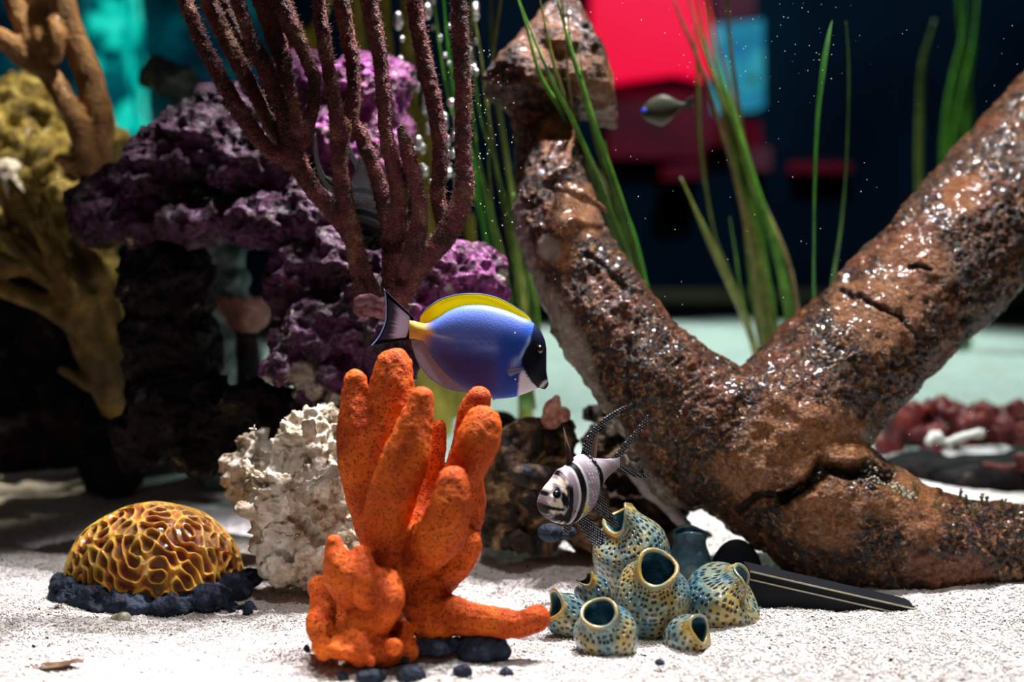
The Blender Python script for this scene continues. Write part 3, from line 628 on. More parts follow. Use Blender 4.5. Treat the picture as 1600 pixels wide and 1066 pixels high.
# ================================================================== BRAIN CORAL
def brain():
    c = P(243, 905, 1.06); k = 1.06 / FPX; rx, ry, rz = 134 * k, .052, 116 * k
    n, m = 900, 330; V = []; 
    th = np.linspace(0, 2 * math.pi, n, endpoint=False); ph = np.linspace(0.0001, R(104), m)
    T, H = np.meshgrid(th, ph)
    S = np.stack([np.sin(H) * np.cos(T), np.sin(H) * np.sin(T), np.cos(H)], -1).reshape(-1, 3)
    Q = S * [rx, ry, rz]; Nn = S / [rx, ry, rz]; Nn /= np.linalg.norm(Nn, axis=1)[:, None]
    low = 1 + .03 * fbm(Q, 30, 2, 5)[:, None]; Q = Q * low
    rho = 2 * np.sin(np.repeat(ph, n) / 2); Q2 = np.stack([rho * np.cos(T.ravel()) * (rx + rz) / 2, rho * np.sin(T.ravel()) * (ry + rz) / 2, rho * 0], 1)
    f = maze(Q2 + .0015 * np.stack([fbm(Q, 160, 2, 1), fbm(Q, 160, 2, 2), fbm(Q, 160, 2, 3)], 1), 2 * math.pi / .0125, 40, 5, True)
    ridge = np.exp(-(f / .62) ** 2)
    Q = Q + Nn * (.0036 * ridge - .0012)[:, None]
    tilt = R(-5); x, z = Q[:, 0].copy(), Q[:, 2].copy(); Q[:, 0] = x * math.cos(tilt) - z * math.sin(tilt); Q[:, 2] = x * math.sin(tilt) + z * math.cos(tilt)
    V = Q + np.array(c[:])
    i = np.arange(n * m).reshape(m, n); j = np.roll(i, -1, 1)
    F = np.stack([i[:-1], i[1:], j[1:], j[:-1]], -1).reshape(-1, 4)
    o = mesh_obj('brain_coral', V, F, 'brain', origin=(c.x, c.y, 0), attrs=dict(ridge=ridge))
    tag(o, 'domed yellow-orange brain coral on a blue-black base in the sand', 'coral')
    g = Geo(); rr = random.Random(2)
    for x, y, a, b, d in [(110, 925, 34, 26, 1.03), (150, 935, 42, 30, 1.02), (205, 945, 42, 26, 1.01), (260, 950, 46, 24, 1.01), (320, 940, 44, 28, 1.02), (365, 920, 34, 26, 1.04), (250, 920, 130, 30, 1.06), (388, 905, 22, 18, 1.05), (95, 915, 18, 16, 1.05)]:
        g.pball(x, y, d, a, b)
    for k in range(24): g.pball(rr.uniform(85, 400), rr.uniform(925, 958), 1.0 + rr.random() * .02, rr.uniform(6, 15), rr.uniform(5, 11))
    lump('base_rock', g, 'slate', None, None, .0016, .005, 60, .003, 110, 1, 4, parent=o)
brain()
# ================================================================== ORANGE SPONGE
def sponge():
    g = Geo(); D = .935
    Pp = lambda *l: g.path([(x, y, r, D + dz) for x, y, r, dz in l], 8, 18)
    Pp((555, 596, 17, .0), (553, 630, 23, .0), (563, 700, 38, 0), (585, 780, 43, 0), (605, 850, 42, 0))
    Pp((616, 575, 30, .0), (611, 625, 38, 0), (602, 695, 44, 0), (596, 760, 42, .0), (605, 830, 42, 0))
    Pp((660, 624, 20, -.03), (649, 662, 29, -.03), (632, 725, 38, -.03), (610, 790, 38, -.025), (600, 850, 40, -.02))
    Pp((684, 668, 12, .02), (681, 705, 17, .02), (668, 760, 19, .02), (655, 810, 20, .01), (640, 860, 30, 0))
    Pp((748, 624, 20, .004), (735, 660, 24, .006), (722, 720, 24, .012), (705, 780, 28, .012), (680, 850, 34, .01))
    Pp((755, 664, 31, -.022), (745, 692, 35, -.022), (732, 735, 30, -.015), (738, 790, 21, -.005), (722, 850, 24, .01), (690, 900, 30, .01))
    Pp((708, 755, 27, -.04), (703, 795, 35, -.04), (686, 835, 40, -.035), (655, 862, 38, -.02), (625, 900, 42, -.01))
    Pp((722, 850, 30, -.01), (708, 878, 30, -.01), (680, 905, 30, -.01))
    Pp((523, 848, 13, -.045), (530, 880, 26, -.045), (545, 915, 32, -.045), (575, 930, 34, -.03))
    Pp((565, 870, 20, -.04), (570, 910, 26, -.05), (590, 950, 26, -.045), (600, 975, 20, -.04))
    Pp((500, 918, 20, -.02), (503, 950, 22, -.03), (500, 985, 22, -.04), (525, 1005, 20, -.05))
    Pp((640, 890, 48, 0), (605, 920, 45, 0), (600, 955, 40, .015), (600, 995, 34, .02))
    Pp((568, 965, 22, -.05), (558, 1000, 33, -.055), (568, 1018, 28, -.06)); Pp((535, 1010, 24, -.06), (605, 1018, 24, -.055)); Pp((600, 915, 30, -.045), (612, 940, 22, -.055), (600, 965, 20, -.055), (585, 985, 20, -.05))
    Pp((525, 950, 22, .0), (535, 990, 24, -.01), (560, 1000, 24, -.01)); Pp((503, 1010, 16, -.06), (505, 1018, 14, -.06))
    Pp((632, 985, 16, -.04), (634, 1010, 18, -.05), (640, 1018, 16, -.05))
    Pp((655, 900, 42, -.01), (680, 950, 34, -.02), (720, 965, 30, -.03), (770, 972, 25, -.035), (810, 975, 22, -.035), (840, 967, 22, -.035))
    Pp((700, 880, 22, 0), (660, 920, 34, 0), (665, 980, 24, -.03), (690, 985, 20, -.03))
    for x, y, r in [(545, 1020, 12), (615, 1012, 14), (520, 1015, 12), (580, 1035, 10)]: g.pball(x, y, D - .07, r)
    V, N, F = g.remesh(.00115, 4, .55)
    D_ = .0022 * fbm(V, 45, 3, 3) + .0007 * fbm(V, 260, 2, 8) - .0007 * np.clip(.45 - worley(V, 420, 2), 0, 1) * 2
    V = V + N * D_[:, None]
    o = mesh_obj('finger_sponge', V, F, 'sponge', origin=base_of(V))
    tag(o, 'bright orange finger sponge with porous upright lobes in the foreground sand', 'sponge')
sponge()

# ================================================================== SEA RODS (purple gorgonian)
def gorgonian():
    g = Geo(); D = 1.045; K = [0]
    def B(*l, dz=0):
        g.path([(x, y, r, D + dz + (z if z else 0)) for (x, y, r, *zz) in l for z in [zz[0] if zz else 0]], 8, 14)
    B((572, 478, 18), (562, 410, 15), (548, 370, 14), (522, 335, 14), (492, 300, 14), (470, 265, 15), (458, 240, 18))
    B((455, 248, 14), (422, 236, 12), (385, 190, 13), (352, 135, 12), (322, 80, 12), (300, 30, 12), (278, -30, 12), dz=-.008)
    B((448, 232, 13), (425, 200, 12), (400, 150, 12), (372, 98, 13), (345, 45, 13), (315, -30, 13), dz=.008)
    B((455, 225, 14), (440, 170, 13), (416, 112, 13), (392, 60, 12), (362, -30, 12), dz=-.006)
    B((395, 95, 8), (370, 50, 9), (352, 10, 10), (340, -30, 10), dz=.03)
    B((458, 222, 14), (449, 165, 11), (444, 105, 12), (430, 55, 17), (402, -30, 18), dz=.006)
    B((470, 220, 15), (487, 175, 10), (492, 128, 10), (476, 85, 11), (455, 40, 15), (438, 0, 14), (420, -30, 14), dz=-.004)
    B((464, 200, 11), (457, 150, 9), (452, 110, 8), (449, 84, 7), dz=-.014)
    B((560, 420, 14), (550, 365, 14), (538, 310, 13), (531, 250, 13), (532, 200, 18), dz=-.004)
    B((530, 205, 14), (520, 150, 11), (511, 90, 12), (502, 30, 11), (492, -30, 11), dz=-.012)
    B((540, 200, 15), (553, 150, 12), (550, 95, 12), (540, 40, 12), (530, -30, 12), dz=.004)
    B((545, 190, 14), (566, 215, 12), (583, 260, 12), (598, 305, 14), (612, 345, 17), dz=.006)
    B((616, 475, 22), (618, 405, 22), (616, 350, 22), (598, 305, 14), (575, 235, 12), dz=.004)
    B((618, 360, 18), (624, 305, 14), (612, 250, 13), (602, 200, 12), (599, 140, 12), (592, 80, 13), (580, 20, 13), (572, -30, 13), dz=-.008)
    B((634, 420, 15), (652, 370, 14), (655, 320, 13), (645, 270, 13), (633, 225, 11), (627, 200, 8), dz=-.014)
    B((624, 462, 20), (655, 415, 18), (692, 375, 17), (716, 330, 17), (726, 285, 15), (723, 230, 13), (724, 165, 13), (721, 90, 14), (718, 20, 14), (716, -30, 14), dz=-.004)
    B((698, 368, 12), (684, 310, 13), (688, 250, 13), (682, 180, 12), (668, 115, 13), (655, 55, 13), (643, -30, 13), dz=.008)
    B((455, 250, 17), (445, 215, 14)); B((590, 462, 10), (572, 420, 8), (562, 395, 6), dz=-.01)
    V, N, F = g.remesh(.00115, 2)
    dd = .0012 * fbm(V, 70, 3, 3) + .0009 * fbm(V, 300, 2, 5) - .0007 * np.clip(.5 - worley(V, 420, 2), 0, 1)
    V = V + N * dd[:, None]
    # stubby polyps on the bark, as fine spikes in the same skin
    idx = RNG.choice(len(V), 16000, replace=False); a = V[idx]; nn = N[idx] + (RNG.random((len(idx), 3)) - .5) * .9
    nn /= np.linalg.norm(nn, axis=1)[:, None]; ln = (.0012 + .0030 * RNG.random(len(idx)) ** 2)[:, None]
    u = np.cross(nn, [.3, .5, .8]); u /= np.linalg.norm(u, axis=1)[:, None]; v = np.cross(nn, u); r = .00032
    sp = np.stack([a + u * r, a - u * r * .5 + v * r * .87, a - u * r * .5 - v * r * .87, a + nn * ln + RNG.normal(0, .0003, a.shape)], 1).reshape(-1, 3)
    fs = (np.arange(len(idx))[:, None, None] * 4 + np.array([[0, 1, 3], [1, 2, 3], [2, 0, 3]])[None]).reshape(-1, 3) + len(V)
    T = np.concatenate([F[:, [0, 1, 2]], F[:, [0, 2, 3]], fs])
    o = mesh_obj('branching_coral', np.concatenate([V, sp]), T, 'gorg', origin=tuple(P(600, 480, D)), attrs=dict(polyp=np.concatenate([np.zeros(len(V)), np.tile([.3, .3, .3, 1.], len(idx))])))
    tag(o, 'tall red-purple branching sea rod coral growing from the purple rock', 'coral')
    g = Geo(); g.pball(572, 478, D, 22, 16); g.pball(610, 482, D, 32, 18); g.pball(590, 470, D - .01, 20, 10); g.path([(560, 472, 8, D - .02), (578, 466, 9, D - .022), (596, 474, 8, D - .02)], 6, 10)
    V, N, F = g.remesh(.0011, 2); V = V + N * (.003 * fbm(V, 90, 4, 9))[:, None]
    mesh_obj('holdfast', V, F, 'gorg_foot', o)
gorgonian()
# tan gorgonian at the left
def rods(name, mat, label, lst, voxel, amp=.002, scale=60, cat='coral', sides=12):
    g = Geo()
    for l in lst: g.path(l, 8, sides)
    return lump(name, g, mat, label, cat, voxel, amp, scale, 0, 90, 2, 3)
T0 = 1.34
rods('branching_coral', 'brown_gorg', 'thick tan branching coral at the upper left', [[(x, y, r, T0 + z) for x, y, r, z in l] for l in [
    [(148, 275, 22, 0), (154, 200, 25, 0), (142, 130, 22, 0), (112, 50, 21, 0), (85, -40, 21, 0)],
    [(138, 262, 14, -.02), (122, 200, 17, -.02), (98, 150, 17, -.015), (72, 105, 18, 0)],
    [(76, 112, 16, 0), (66, 60, 18, 0), (60, 10, 18, .01), (62, -40, 18, .01)],
    [(86, 90, 12, -.02), (90, 60, 12, -.02), (84, 35, 12, -.01)],
    [(72, 108, 18, 0), (40, 92, 17, 0), (10, 65, 17, -.01), (-30, 45, 15, -.01)],
    [(50, 72, 15, 0), (36, 40, 15, 0), (18, -5, 15, 0), (10, -40, 15, 0)],
    [(120, 262, 14, 0), (92, 248, 9, -.01)], [(158, 280, 18, 0), (165, 320, 20, .02)]]], .0022)
T1 = 1.36
bl = [[(178, 640, 20, .02), (162, 595, 26, 0), (130, 500, 32, 0), (100, 430, 28, 0)],
      [(175, 600, 20, .02), (170, 520, 26, .02), (150, 430, 22, .02), (120, 380, 16, .02)],
      [(110, 470, 18, 0), (70, 420, 14, -.01), (40, 385, 10, -.01), (12, 368, 9, -.02)],
      [(80, 440, 14, 0), (40, 420, 14, 0), (-10, 425, 13, 0)], [(110, 500, 18, -.01), (60, 470, 16, 0), (10, 455, 14, 0), (-20, 440, 13, 0)],
      [(100, 430, 14, 0), (60, 390, 11, 0), (30, 340, 9, 0), (20, 300, 7, 0)], [(50, 370, 9, 0), (45, 330, 8, 0), (15, 282, 6, 0)],
      [(100, 440, 12, -.02), (75, 395, 9, -.02), (62, 370, 7, -.02), (50, 350, 7, -.02)], [(110, 430, 12, -.01), (82, 380, 8, -.01), (75, 330, 7, -.01), (66, 308, 6, -.01)],
      [(120, 460, 12, -.03), (98, 430, 9, -.03), (88, 400, 7, -.03), (84, 380, 4, -.03)], [(70, 440, 9, -.02), (35, 400, 8, -.02), (8, 374, 7, -.02)],
      [(45, 400, 9, 0), (20, 370, 8, 0), (-10, 350, 8, 0)], [(140, 600, 14, -.01), (120, 590, 10, -.01), (98, 578, 9, -.01)],
      [(20, 350, 9, .01), (5, 310, 8, .01), (-6, 275, 8, .01)], [(150, 430, 14, .01), (128, 390, 10, .01), (118, 360, 7, .01)], [(60, 420, 10, 0), (25, 412, 9, -.01), (0, 402, 9, -.01)]]
rods('branching_coral', 'bush', 'olive brown coral with thick finger branches at left', [[(x, y, r, T1 + z) for x, y, r, z in l] for l in bl], .0022)
# yellow soft rods behind the red coral
Y0 = 1.52
rods('branching_coral', 'yellow_rod', 'blurred yellow-green rod coral behind the red branches', [[(x, y, r, Y0 + z) for x, y, r, z in l] for l in [
    [(640, 560, 14, 0), (600, 400, 13, 0), (560, 240, 12, 0), (500, 80, 12, 0), (470, 48, 11, 0), (448, 20, 11, 0), (435, -40, 11, 0)],
    [(480, 56, 10, 0), (500, 30, 10, 0), (520, -40, 10, 0)], [(590, 360, 12, 0), (575, 200, 12, 0), (562, 80, 13, 0), (556, -40, 13, 0)],
    [(600, 400, 12, .01), (608, 200, 11, .01), (602, 60, 11, .01), (596, -40, 11, .01)], [(640, 560, 13, 0), (665, 400, 12, 0), (655, 250, 11, 0), (640, 120, 11, 0), (634, -40, 11, 0)],
    [(700, 640, 14, 0), (690, 400, 11, 0), (678, 280, 11, 0), (672, 180, 11, 0)], [(720, 640, 14, 0), (735, 480, 12, 0), (736, 400, 10, 0), (733, 340, 9, 0)], [(620, 500, 20, 0), (680, 660, 30, 0)]]], .0028)

# ================================================================== TUBE SPONGES
def pot(base, mouth, d0, d1, rmax, rm, label, group=None, axis=None, wav=.0, dark=False, lip=.16, neck=.0, bend=0):
    b = P(*base, d0); m = P(*mouth, d1); k = (d0 + d1) / 2 / FPX; rmax *= k; rm *= k
    ax = (m - b); L = ax.length
    mid = b + ax * .5 + Vector((0, 0, bend * k))
    out_dir = Vector(axis).normalized() if axis else ax.normalized()
    c = [b, mid * .6 + (b + ax * .45) * .4, m - out_dir * (L * .22), m]
    def bez(t): return c[0] * (1 - t) ** 3 + 3 * c[1] * t * (1 - t) ** 2 + 3 * c[2] * t * t * (1 - t) + c[3] * t ** 3
    def radius(t):
        bulge = math.sin(math.pi * min(1, (t * .80 + .14))) ** .75
        return max(rmax * bulge * (1 - smooth(.62, 1, t)) + (rm * 1.0) * smooth(.62, 1, t), rmax * .2)
    n, S = 52, 72; ts = np.linspace(0, 1, n)
    cen = [bez(t) for t in ts]; tan = [(bez(min(1, t + .01)) - bez(max(0, t - .01))).normalized() for t in ts]
    root = empty('tube_sponge', (b.x, b.y, b.z), label, 'sponge', group)
    def rings(seq, ph=0):
        V = []; ref = Vector((0.05, 1, .1))
        for cc, tt, r, wv in seq:
            u = (ref - tt * ref.dot(tt)).normalized(); v = tt.cross(u)
            for j in range(S):
                a = 2 * math.pi * j / S; rr_ = r * (1 + wv * (.5 * math.sin(2 * a + b.x * 90) + .35 * math.sin(3 * a + b.y * 70)))
                off = tt * (r * wv * 1.6 * math.sin(2 * a + 1 + b.x * 50))
                V.append(cc + u * (math.cos(a) * rr_) + v * (math.sin(a) * rr_) + off)
        m_ = len(seq); i = np.arange(m_ * S).reshape(m_, S); j = np.roll(i, -1, 1)
        return np.array([q[:] for q in V]), np.stack([i[:-1], j[:-1], j[1:], i[1:]], -1).reshape(-1, 4)
    seq = [(cc, tt, radius(t), wav * t * t + .04) for cc, tt, t in zip(cen, tan, ts)]
    V, F = rings(seq); D = .0014 * fbm(V, 55, 3, 6)
    cc_ = np.repeat(np.array([q[:] for q in cen]), S, 0); nr = V - cc_; nr /= np.linalg.norm(nr, axis=1)[:, None] + 1e-9
    V = V + nr * D[:, None]
    lipa = np.repeat(smooth(1 - lip, 1 - lip * .35, ts), S)
    mt = 'pot_shaded' if dark else 'pot'
    nu = max(14, round(2 * math.pi * rmax / .0047)); uu = np.tile(np.arange(S) / S * nu, n); vv = np.repeat(ts * L / .0047, S)
    uu = np.abs(uu - nu / 2) * 1.0
    mesh_obj('body', V, F, mt, root, attrs=dict(lip=lipa, skin=np.stack([uu, vv, uu * 0], 1)))
    # inner cavity and rounded rim
    w = max(rm * .10, .0008); tm = tan[-1]; wv = wav + .04
    inner = [(cen[-1] - tm * 0, tm, rm - 2 * w, wv)] + [(bez(1 - q), tan[-1], (rm - 2 * w) * f, wv * (1 - q)) for q, f in ((.08, 1.02), (.18, 1.1), (.32, 1.1), (.48, .9), (.56, .45), (.58, .05))]
    V, F = rings(inner); V = V + .0008 * fbm(V, 120, 2, 3)[:, None]
    mesh_obj('cavity', V, F[:, ::-1], mt if dark else 'pot_in', root)
    rim = [(cen[-1] + tm * (w * math.sin(a)), tm, rm - w + w * 1.15 * math.cos(a), wv) for a in np.linspace(0, 2 * math.pi, 11)]
    V, F = rings(rim); V = V + nr[-1] * 0 + .0005 * fbm(V, 160, 2, 3)[:, None]
    mesh_obj('rim', V, F, mt, root, attrs=dict(lip=np.full(len(V), .8), skin=np.full((len(V), 3), .37)))
    return root
TG = 'teal and ochre spotted tube sponges'
pot((1000, 945), (968, 808), 1.045, 1.03, 62, 30, 'tallest spotted tube sponge with a pointed lip, rear of the cluster', TG, (-.75, -.15, .62), .20, lip=.13)
pot((1012, 1000), (1027, 888), .995, .955, 60, 34, 'large central tube sponge with a round open blue mouth', TG, (.12, -.72, .62), .05, lip=.10)
pot((1100, 990), (1160, 908), 1.01, .985, 62, 27, 'right-hand spotted tube sponge with its mouth turned right', TG, (.9, -.28, .25), .12, lip=.13)
pot((962, 1032), (936, 958), .945, .918, 50, 30, 'front tube sponge with a round mouth facing up, nearest the sponge', TG, (-.25, -.62, .75), .05, lip=.12)
pot((1058, 1016), (1094, 984), .955, .928, 36, 24, 'small front tube sponge with an oval mouth facing right', TG, (.75, -.6, .3), .06, lip=.2)
pot((938, 955), (914, 906), 1.00, .985, 28, 14, 'small ochre-tipped tube sponge left of the central one', TG, (-.5, -.2, .8), .25, lip=.25)
pot((915, 985), (864, 950), .98, .965, 34, 26, 'low blue tube sponge at the left end of the cluster', TG, (-.9, -.25, .4), .15, lip=.15)
pot((1080, 935), (1078, 832), 1.085, 1.08, 32, 27, 'teal tube sponge, shade painted into its colour, behind the cluster', TG, (0, 0, 1), .05, dark=True)
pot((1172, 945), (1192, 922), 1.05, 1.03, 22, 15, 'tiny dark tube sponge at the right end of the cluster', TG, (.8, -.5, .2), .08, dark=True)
def stone(spec, label, mat='slate', name='stone', seed=1, voxel=.0012, amp=.003, cat='stone'):
    g = Geo()
    for s in spec: g.pball(s[0], s[1], s[2], s[3], s[4])
    return lump(name, g, mat, label, cat, voxel, amp, 70, .0015, 130, 2, seed)
stone([(1130, 975, .995, 40, 26), (1165, 985, .99, 22, 18), (1110, 990, .985, 24, 14), (1160, 960, 1.02, 30, 24)], 'dark blue stone under the right-hand tube sponge', seed=4)
stone([(1095, 1022, .94, 18, 11), (1080, 1024, .94, 16, 9)], 'small dark stone under the small front tube sponge', seed=5)
stone([(1020, 1005, 1.0, 40, 18), (1000, 985, 1.03, 60, 30)], 'dark stone beneath the central tube sponge', seed=6)
g = Geo(); g.ball(P(1150, 905, 1.10), .0215, .008, .032)
lump('dark_disc', g, 'black', 'black round-topped disc standing behind the tube sponges', 'disc', .001, .0005, 30)
# pebbles about the orange sponge's foot
for i, (x, y, d, a, b, lb) in enumerate([(752, 1012, .90, 42, 26, 'large blue-grey stone under the sponge arm'), (712, 1008, .90, 16, 13, 'small blue-grey stone left of the large one'), (672, 1012, .895, 34, 12, 'flat dark stone in front of the orange sponge'), (625, 1022, .885, 26, 12, 'dark stone half buried before the orange sponge'), (578, 1058, .862, 22, 13, 'brown-black pebble at the bottom edge'),
        (641, 1054, .862, 24, 15, 'blue-black pebble right of the brown one at the bottom edge'), (480, 1014, .905, 7, 9, 'tiny dark pebble left of the orange sponge'), (535, 1056, .862, 10, 9, 'tiny blue pebble at the bottom edge'), (722, 1050, .868, 15, 14, 'pale blue pebble half under sand at the bottom'), (790, 1052, .868, 12, 9, 'small grey pebble right of the pale blue one'), (1030, 1035, .88, 8, 5, 'tiny pebble in front of the tube sponges')]):
    stone([(x, y, d, a, b), (x + a * .5, y + b * .2, d, a * .6, b * .7)], lb, seed=20 + i, name='pebble', voxel=.001, amp=.002)
# thin black tray under the log
def tray():
    a = P(1172, 893, 1.015); b = P(1435, 953, 1.012); back = Vector((.0, .03, 0))
    root = empty('equipment_tray', (a + b) / 2 - Vector((0, 0, .02)), 'flat black tray with pale worn edges lying under the driftwood', 'tray')
    ns = Vector((b.y - a.y, -(b.x - a.x), 0)).normalized()
    def slab(name, p, q, off, h0, h1, mat):
        V = [p + Vector((0, 0, h0)), q + Vector((0, 0, h0)), q + off + Vector((0, 0, h0)), p + off + Vector((0, 0, h0)), p + Vector((0, 0, h1)), q + Vector((0, 0, h1)), q + off + Vector((0, 0, h1)), p + off + Vector((0, 0, h1))]
        mesh_obj(name, [v[:] for v in V], [(0, 3, 2, 1), (4, 5, 6, 7), (0, 1, 5, 4), (1, 2, 6, 5), (2, 3, 7, 6), (3, 0, 4, 7)], mat, root, sm=False)
    slab('panel', a, b, back, -.05, 0, 'black')
    for z in (.0002, -.0055): slab('edge_strip', a + ns * .0012 + Vector((0, 0, z)), b + ns * .0012 + Vector((0, 0, z)), -ns * .0012, -.0007, .0003, 'edge')
tray()
# shell, leaf, twig
g = Geo(); g.pball(188, 967, .985, 16, 9, 12); g.pball(193, 965, .983, 12, 9)
lump('sea_snail', g, 'snail', 'small shiny greenish white snail shell in front of the brain coral', 'snail', .0008, .0002, 60)
def leaf():
    V = []; F = []; n = 16
    for i in range(n + 1):
        t = i / n; x = 40 + 90 * t; wd = 6.5 * math.sin(math.pi * t) ** .6 + .3
        for j in range(5):
            s = (j / 4 - .5) * 2; up = 3 * s * s + 5 * t * t + (3 if t > .7 else 0) * math.sin(9 * t)
            p = P(x, 1046 - 4 * t, .885); V.append((p.x, p.y + s * wd * .0004 * 2.2, p.z + (up - 1) * .0004 + .001))
    for i in range(n):
        for j in range(4): F.append((i * 5 + j, (i + 1) * 5 + j, (i + 1) * 5 + j + 1, i * 5 + j + 1))
    o = mesh_obj('dead_leaf', V, F, 'leaf', origin=V[0]); s = o.modifiers.new('s', 'SOLIDIFY'); s.thickness = .0007
    tag(o, 'curled dark brown leaf scrap on the sand at lower left', 'leaf')
leaf()
rods('broken_branch', 'twig', 'pale bleached branch lying on the sand at far left', [[(x, y, r, 1.43) for x, y, r in l] for l in [[(-40, 762, 14), (20, 770, 12), (55, 772, 13), (90, 768, 9), (115, 757, 6), (150, 752, 5), (188, 747, 5)]]], .002)
rods('broken_branch', 'twig', 'thin greyish branch just above the bleached one', [[(x, y, r, 1.50) for x, y, r in l] for l in [[(-40, 752, 6), (60, 742, 6), (130, 734, 5), (192, 730, 6)]]], .002)
# red coral bed at the right
g = Geo(); rr = random.Random(9)
for k in range(110):
    t = rr.random(); x = 1375 + 230 * t; y = rr.uniform(635, 730) ; d = 1.62 + rr.uniform(-.03, .06)
    if x > 1500 and y > 690: continue
    g.pball(x, y, d, rr.uniform(9, 20), rr.uniform(9, 22))
g.pball(1450, 700, 1.66, 90, 60); g.pball(1540, 680, 1.68, 90, 50)
lump('red_coral', g, 'red_coral', 'blurred dark red lumpy coral bed behind the driftwood', 'coral', .003, .005, 45)
g = Geo(); g.pball(1545, 745, 1.50, 120, 38); g.pball(1440, 740, 1.52, 80, 36); g.pball(1640, 730, 1.5, 80, 40)
lump('dark_rock', g, 'rock_dark', 'low blackish rock in front of the red coral', 'rock', .004, .006, 30)
g = Geo(); g.path([(1452, 690, 6, 1.47), (1462, 680, 8, 1.47), (1475, 690, 6, 1.47), (1492, 688, 8, 1.47), (1515, 681, 8, 1.47), (1530, 678, 8, 1.47)], 5, 8); g.path([(1486, 690, 6, 1.47), (1485, 702, 4, 1.47)], 3, 8)
lump('white_coral_fragment', g, 'white', 'small jagged white coral fragment on the dark rock', 'coral', .002, .003, 80)
g = Geo(); g.path([(1540, 726, 5, 1.46), (1570, 732, 7, 1.46), (1620, 728, 10, 1.46), (1660, 720, 12, 1.46)], 6, 10); g.pball(1600, 715, 1.46, 18, 10)
lump('red_seaweed', g, M['red_coral'], 'crimson seaweed frond at right edge on the dark rock', 'seaweed', .002, .003, 60)
g = Geo(); g.pball(1122, 545, 2.3, 60, 18); g.pball(1100, 540, 2.32, 30, 12)
lump('pale_stone', g, 'white', 'blurred pale flat stone far back beyond the fork of the driftwood', 'stone', .006, .006, 15)

# ================================================================== GRASS
def blade_mesh(name, path, mat, parent, taper=True, flat=.35):
    g = Geo(); pts = pts3(path, 7); n = len(pts); S = 8; V = []; F = []; ph = random.uniform(-.7, .7)
    for i, p in enumerate(pts):
        a = pts[max(i - 1, 0)][:3]; b = pts[min(i + 1, n - 1)][:3]; t = (b - a) / (np.linalg.norm(b - a) + 1e-9)
        f = np.array([math.sin(ph + i * .05), -math.cos(ph + i * .05), 0]); f = f - t * f.dot(t); f /= np.linalg.norm(f); s = np.cross(t, f)
        r = p[3] * (1 if not taper else min(1, (n - 1 - i) / n * 3.0 + .25))
        for k in range(S):
            th = 2 * math.pi * k / S; V.append(p[:3] + s * math.cos(th) * r + f * math.sin(th) * r * flat)
    for i in range(n - 1):
        for k in range(S): F.append((i * S + k, i * S + (k + 1) % S, (i + 1) * S + (k + 1) % S, (i + 1) * S + k))
    F += [tuple(range(S))[::-1], tuple((n - 1) * S + k for k in range(S))]
    return mesh_obj(name, V, F, mat, parent)
def clump(label, base, blades, name='seagrass'):
    b = P(*base); root = empty(name, (b.x, b.y, fz(b.x, b.y)), label, 'water plant')
    for w, mat, pts in blades: blade_mesh('blade', [(x, y, w / 2, d) for x, y, d in pts], mat, root)
def bl_(w, mat, d0, d1, *pts):
    n = len(pts); return (w, mat, [(x, y, d0 + (d1 - d0) * i / (n - 1)) for i, (x, y) in enumerate(pts)])
clump('seagrass tuft crossing in front of the sawn driftwood end', (1010, 640, 1.30), [
    bl_(12.2, 'grass', 1.30, 1.10, (1040, 640), (1000, 470), (960, 350), (905, 210), (855, 110), (800, -30)),
    bl_(16.2, 'grass', 1.30, 1.12, (1045, 640), (1008, 465), (975, 335), (930, 200), (893, 80), (862, -30)),
    bl_(9.5, 'grass', 1.30, 1.10, (1030, 640), (985, 440), (935, 300), (880, 180), (845, 120), (822, 40), (800, -30)),
    bl_(9.5, 'grass_olive', 1.30, 1.12, (1040, 640), (1002, 455), (970, 340), (935, 240), (905, 130), (885, 50), (872, -30)),
    bl_(8.1, 'grass_brown', 1.30, 1.13, (1035, 640), (985, 440), (960, 310), (938, 230), (915, 150), (892, 70), (884, -30)),
    bl_(6.8, 'grass_brown', 1.30, 1.12, (1035, 640), (990, 460), (950, 300), (908, 220), (890, 140), (884, 60), (880, -30)),
    bl_(9.5, 'grass_bright', 1.31, 1.2, (1045, 640), (1012, 462), (990, 370), (960, 290), (945, 220)),
    bl_(9.5, 'grass', 1.31, 1.15, (1040, 640), (1005, 462), (975, 360), (945, 250), (915, 150), (905, 70)),
    bl_(8.1, 'grass_olive', 1.31, 1.16, (1040, 640), (995, 450), (960, 350), (945, 290), (925, 255)),
    bl_(8.1, 'grass_olive', 1.30, 1.10, (1030, 640), (975, 420), (935, 300), (895, 190), (868, 110), (850, 30), (838, -30)),
    bl_(10.8, 'grass', 1.32, 1.22, (1045, 640), (1005, 450), (985, 400), (965, 330), (952, 280))])
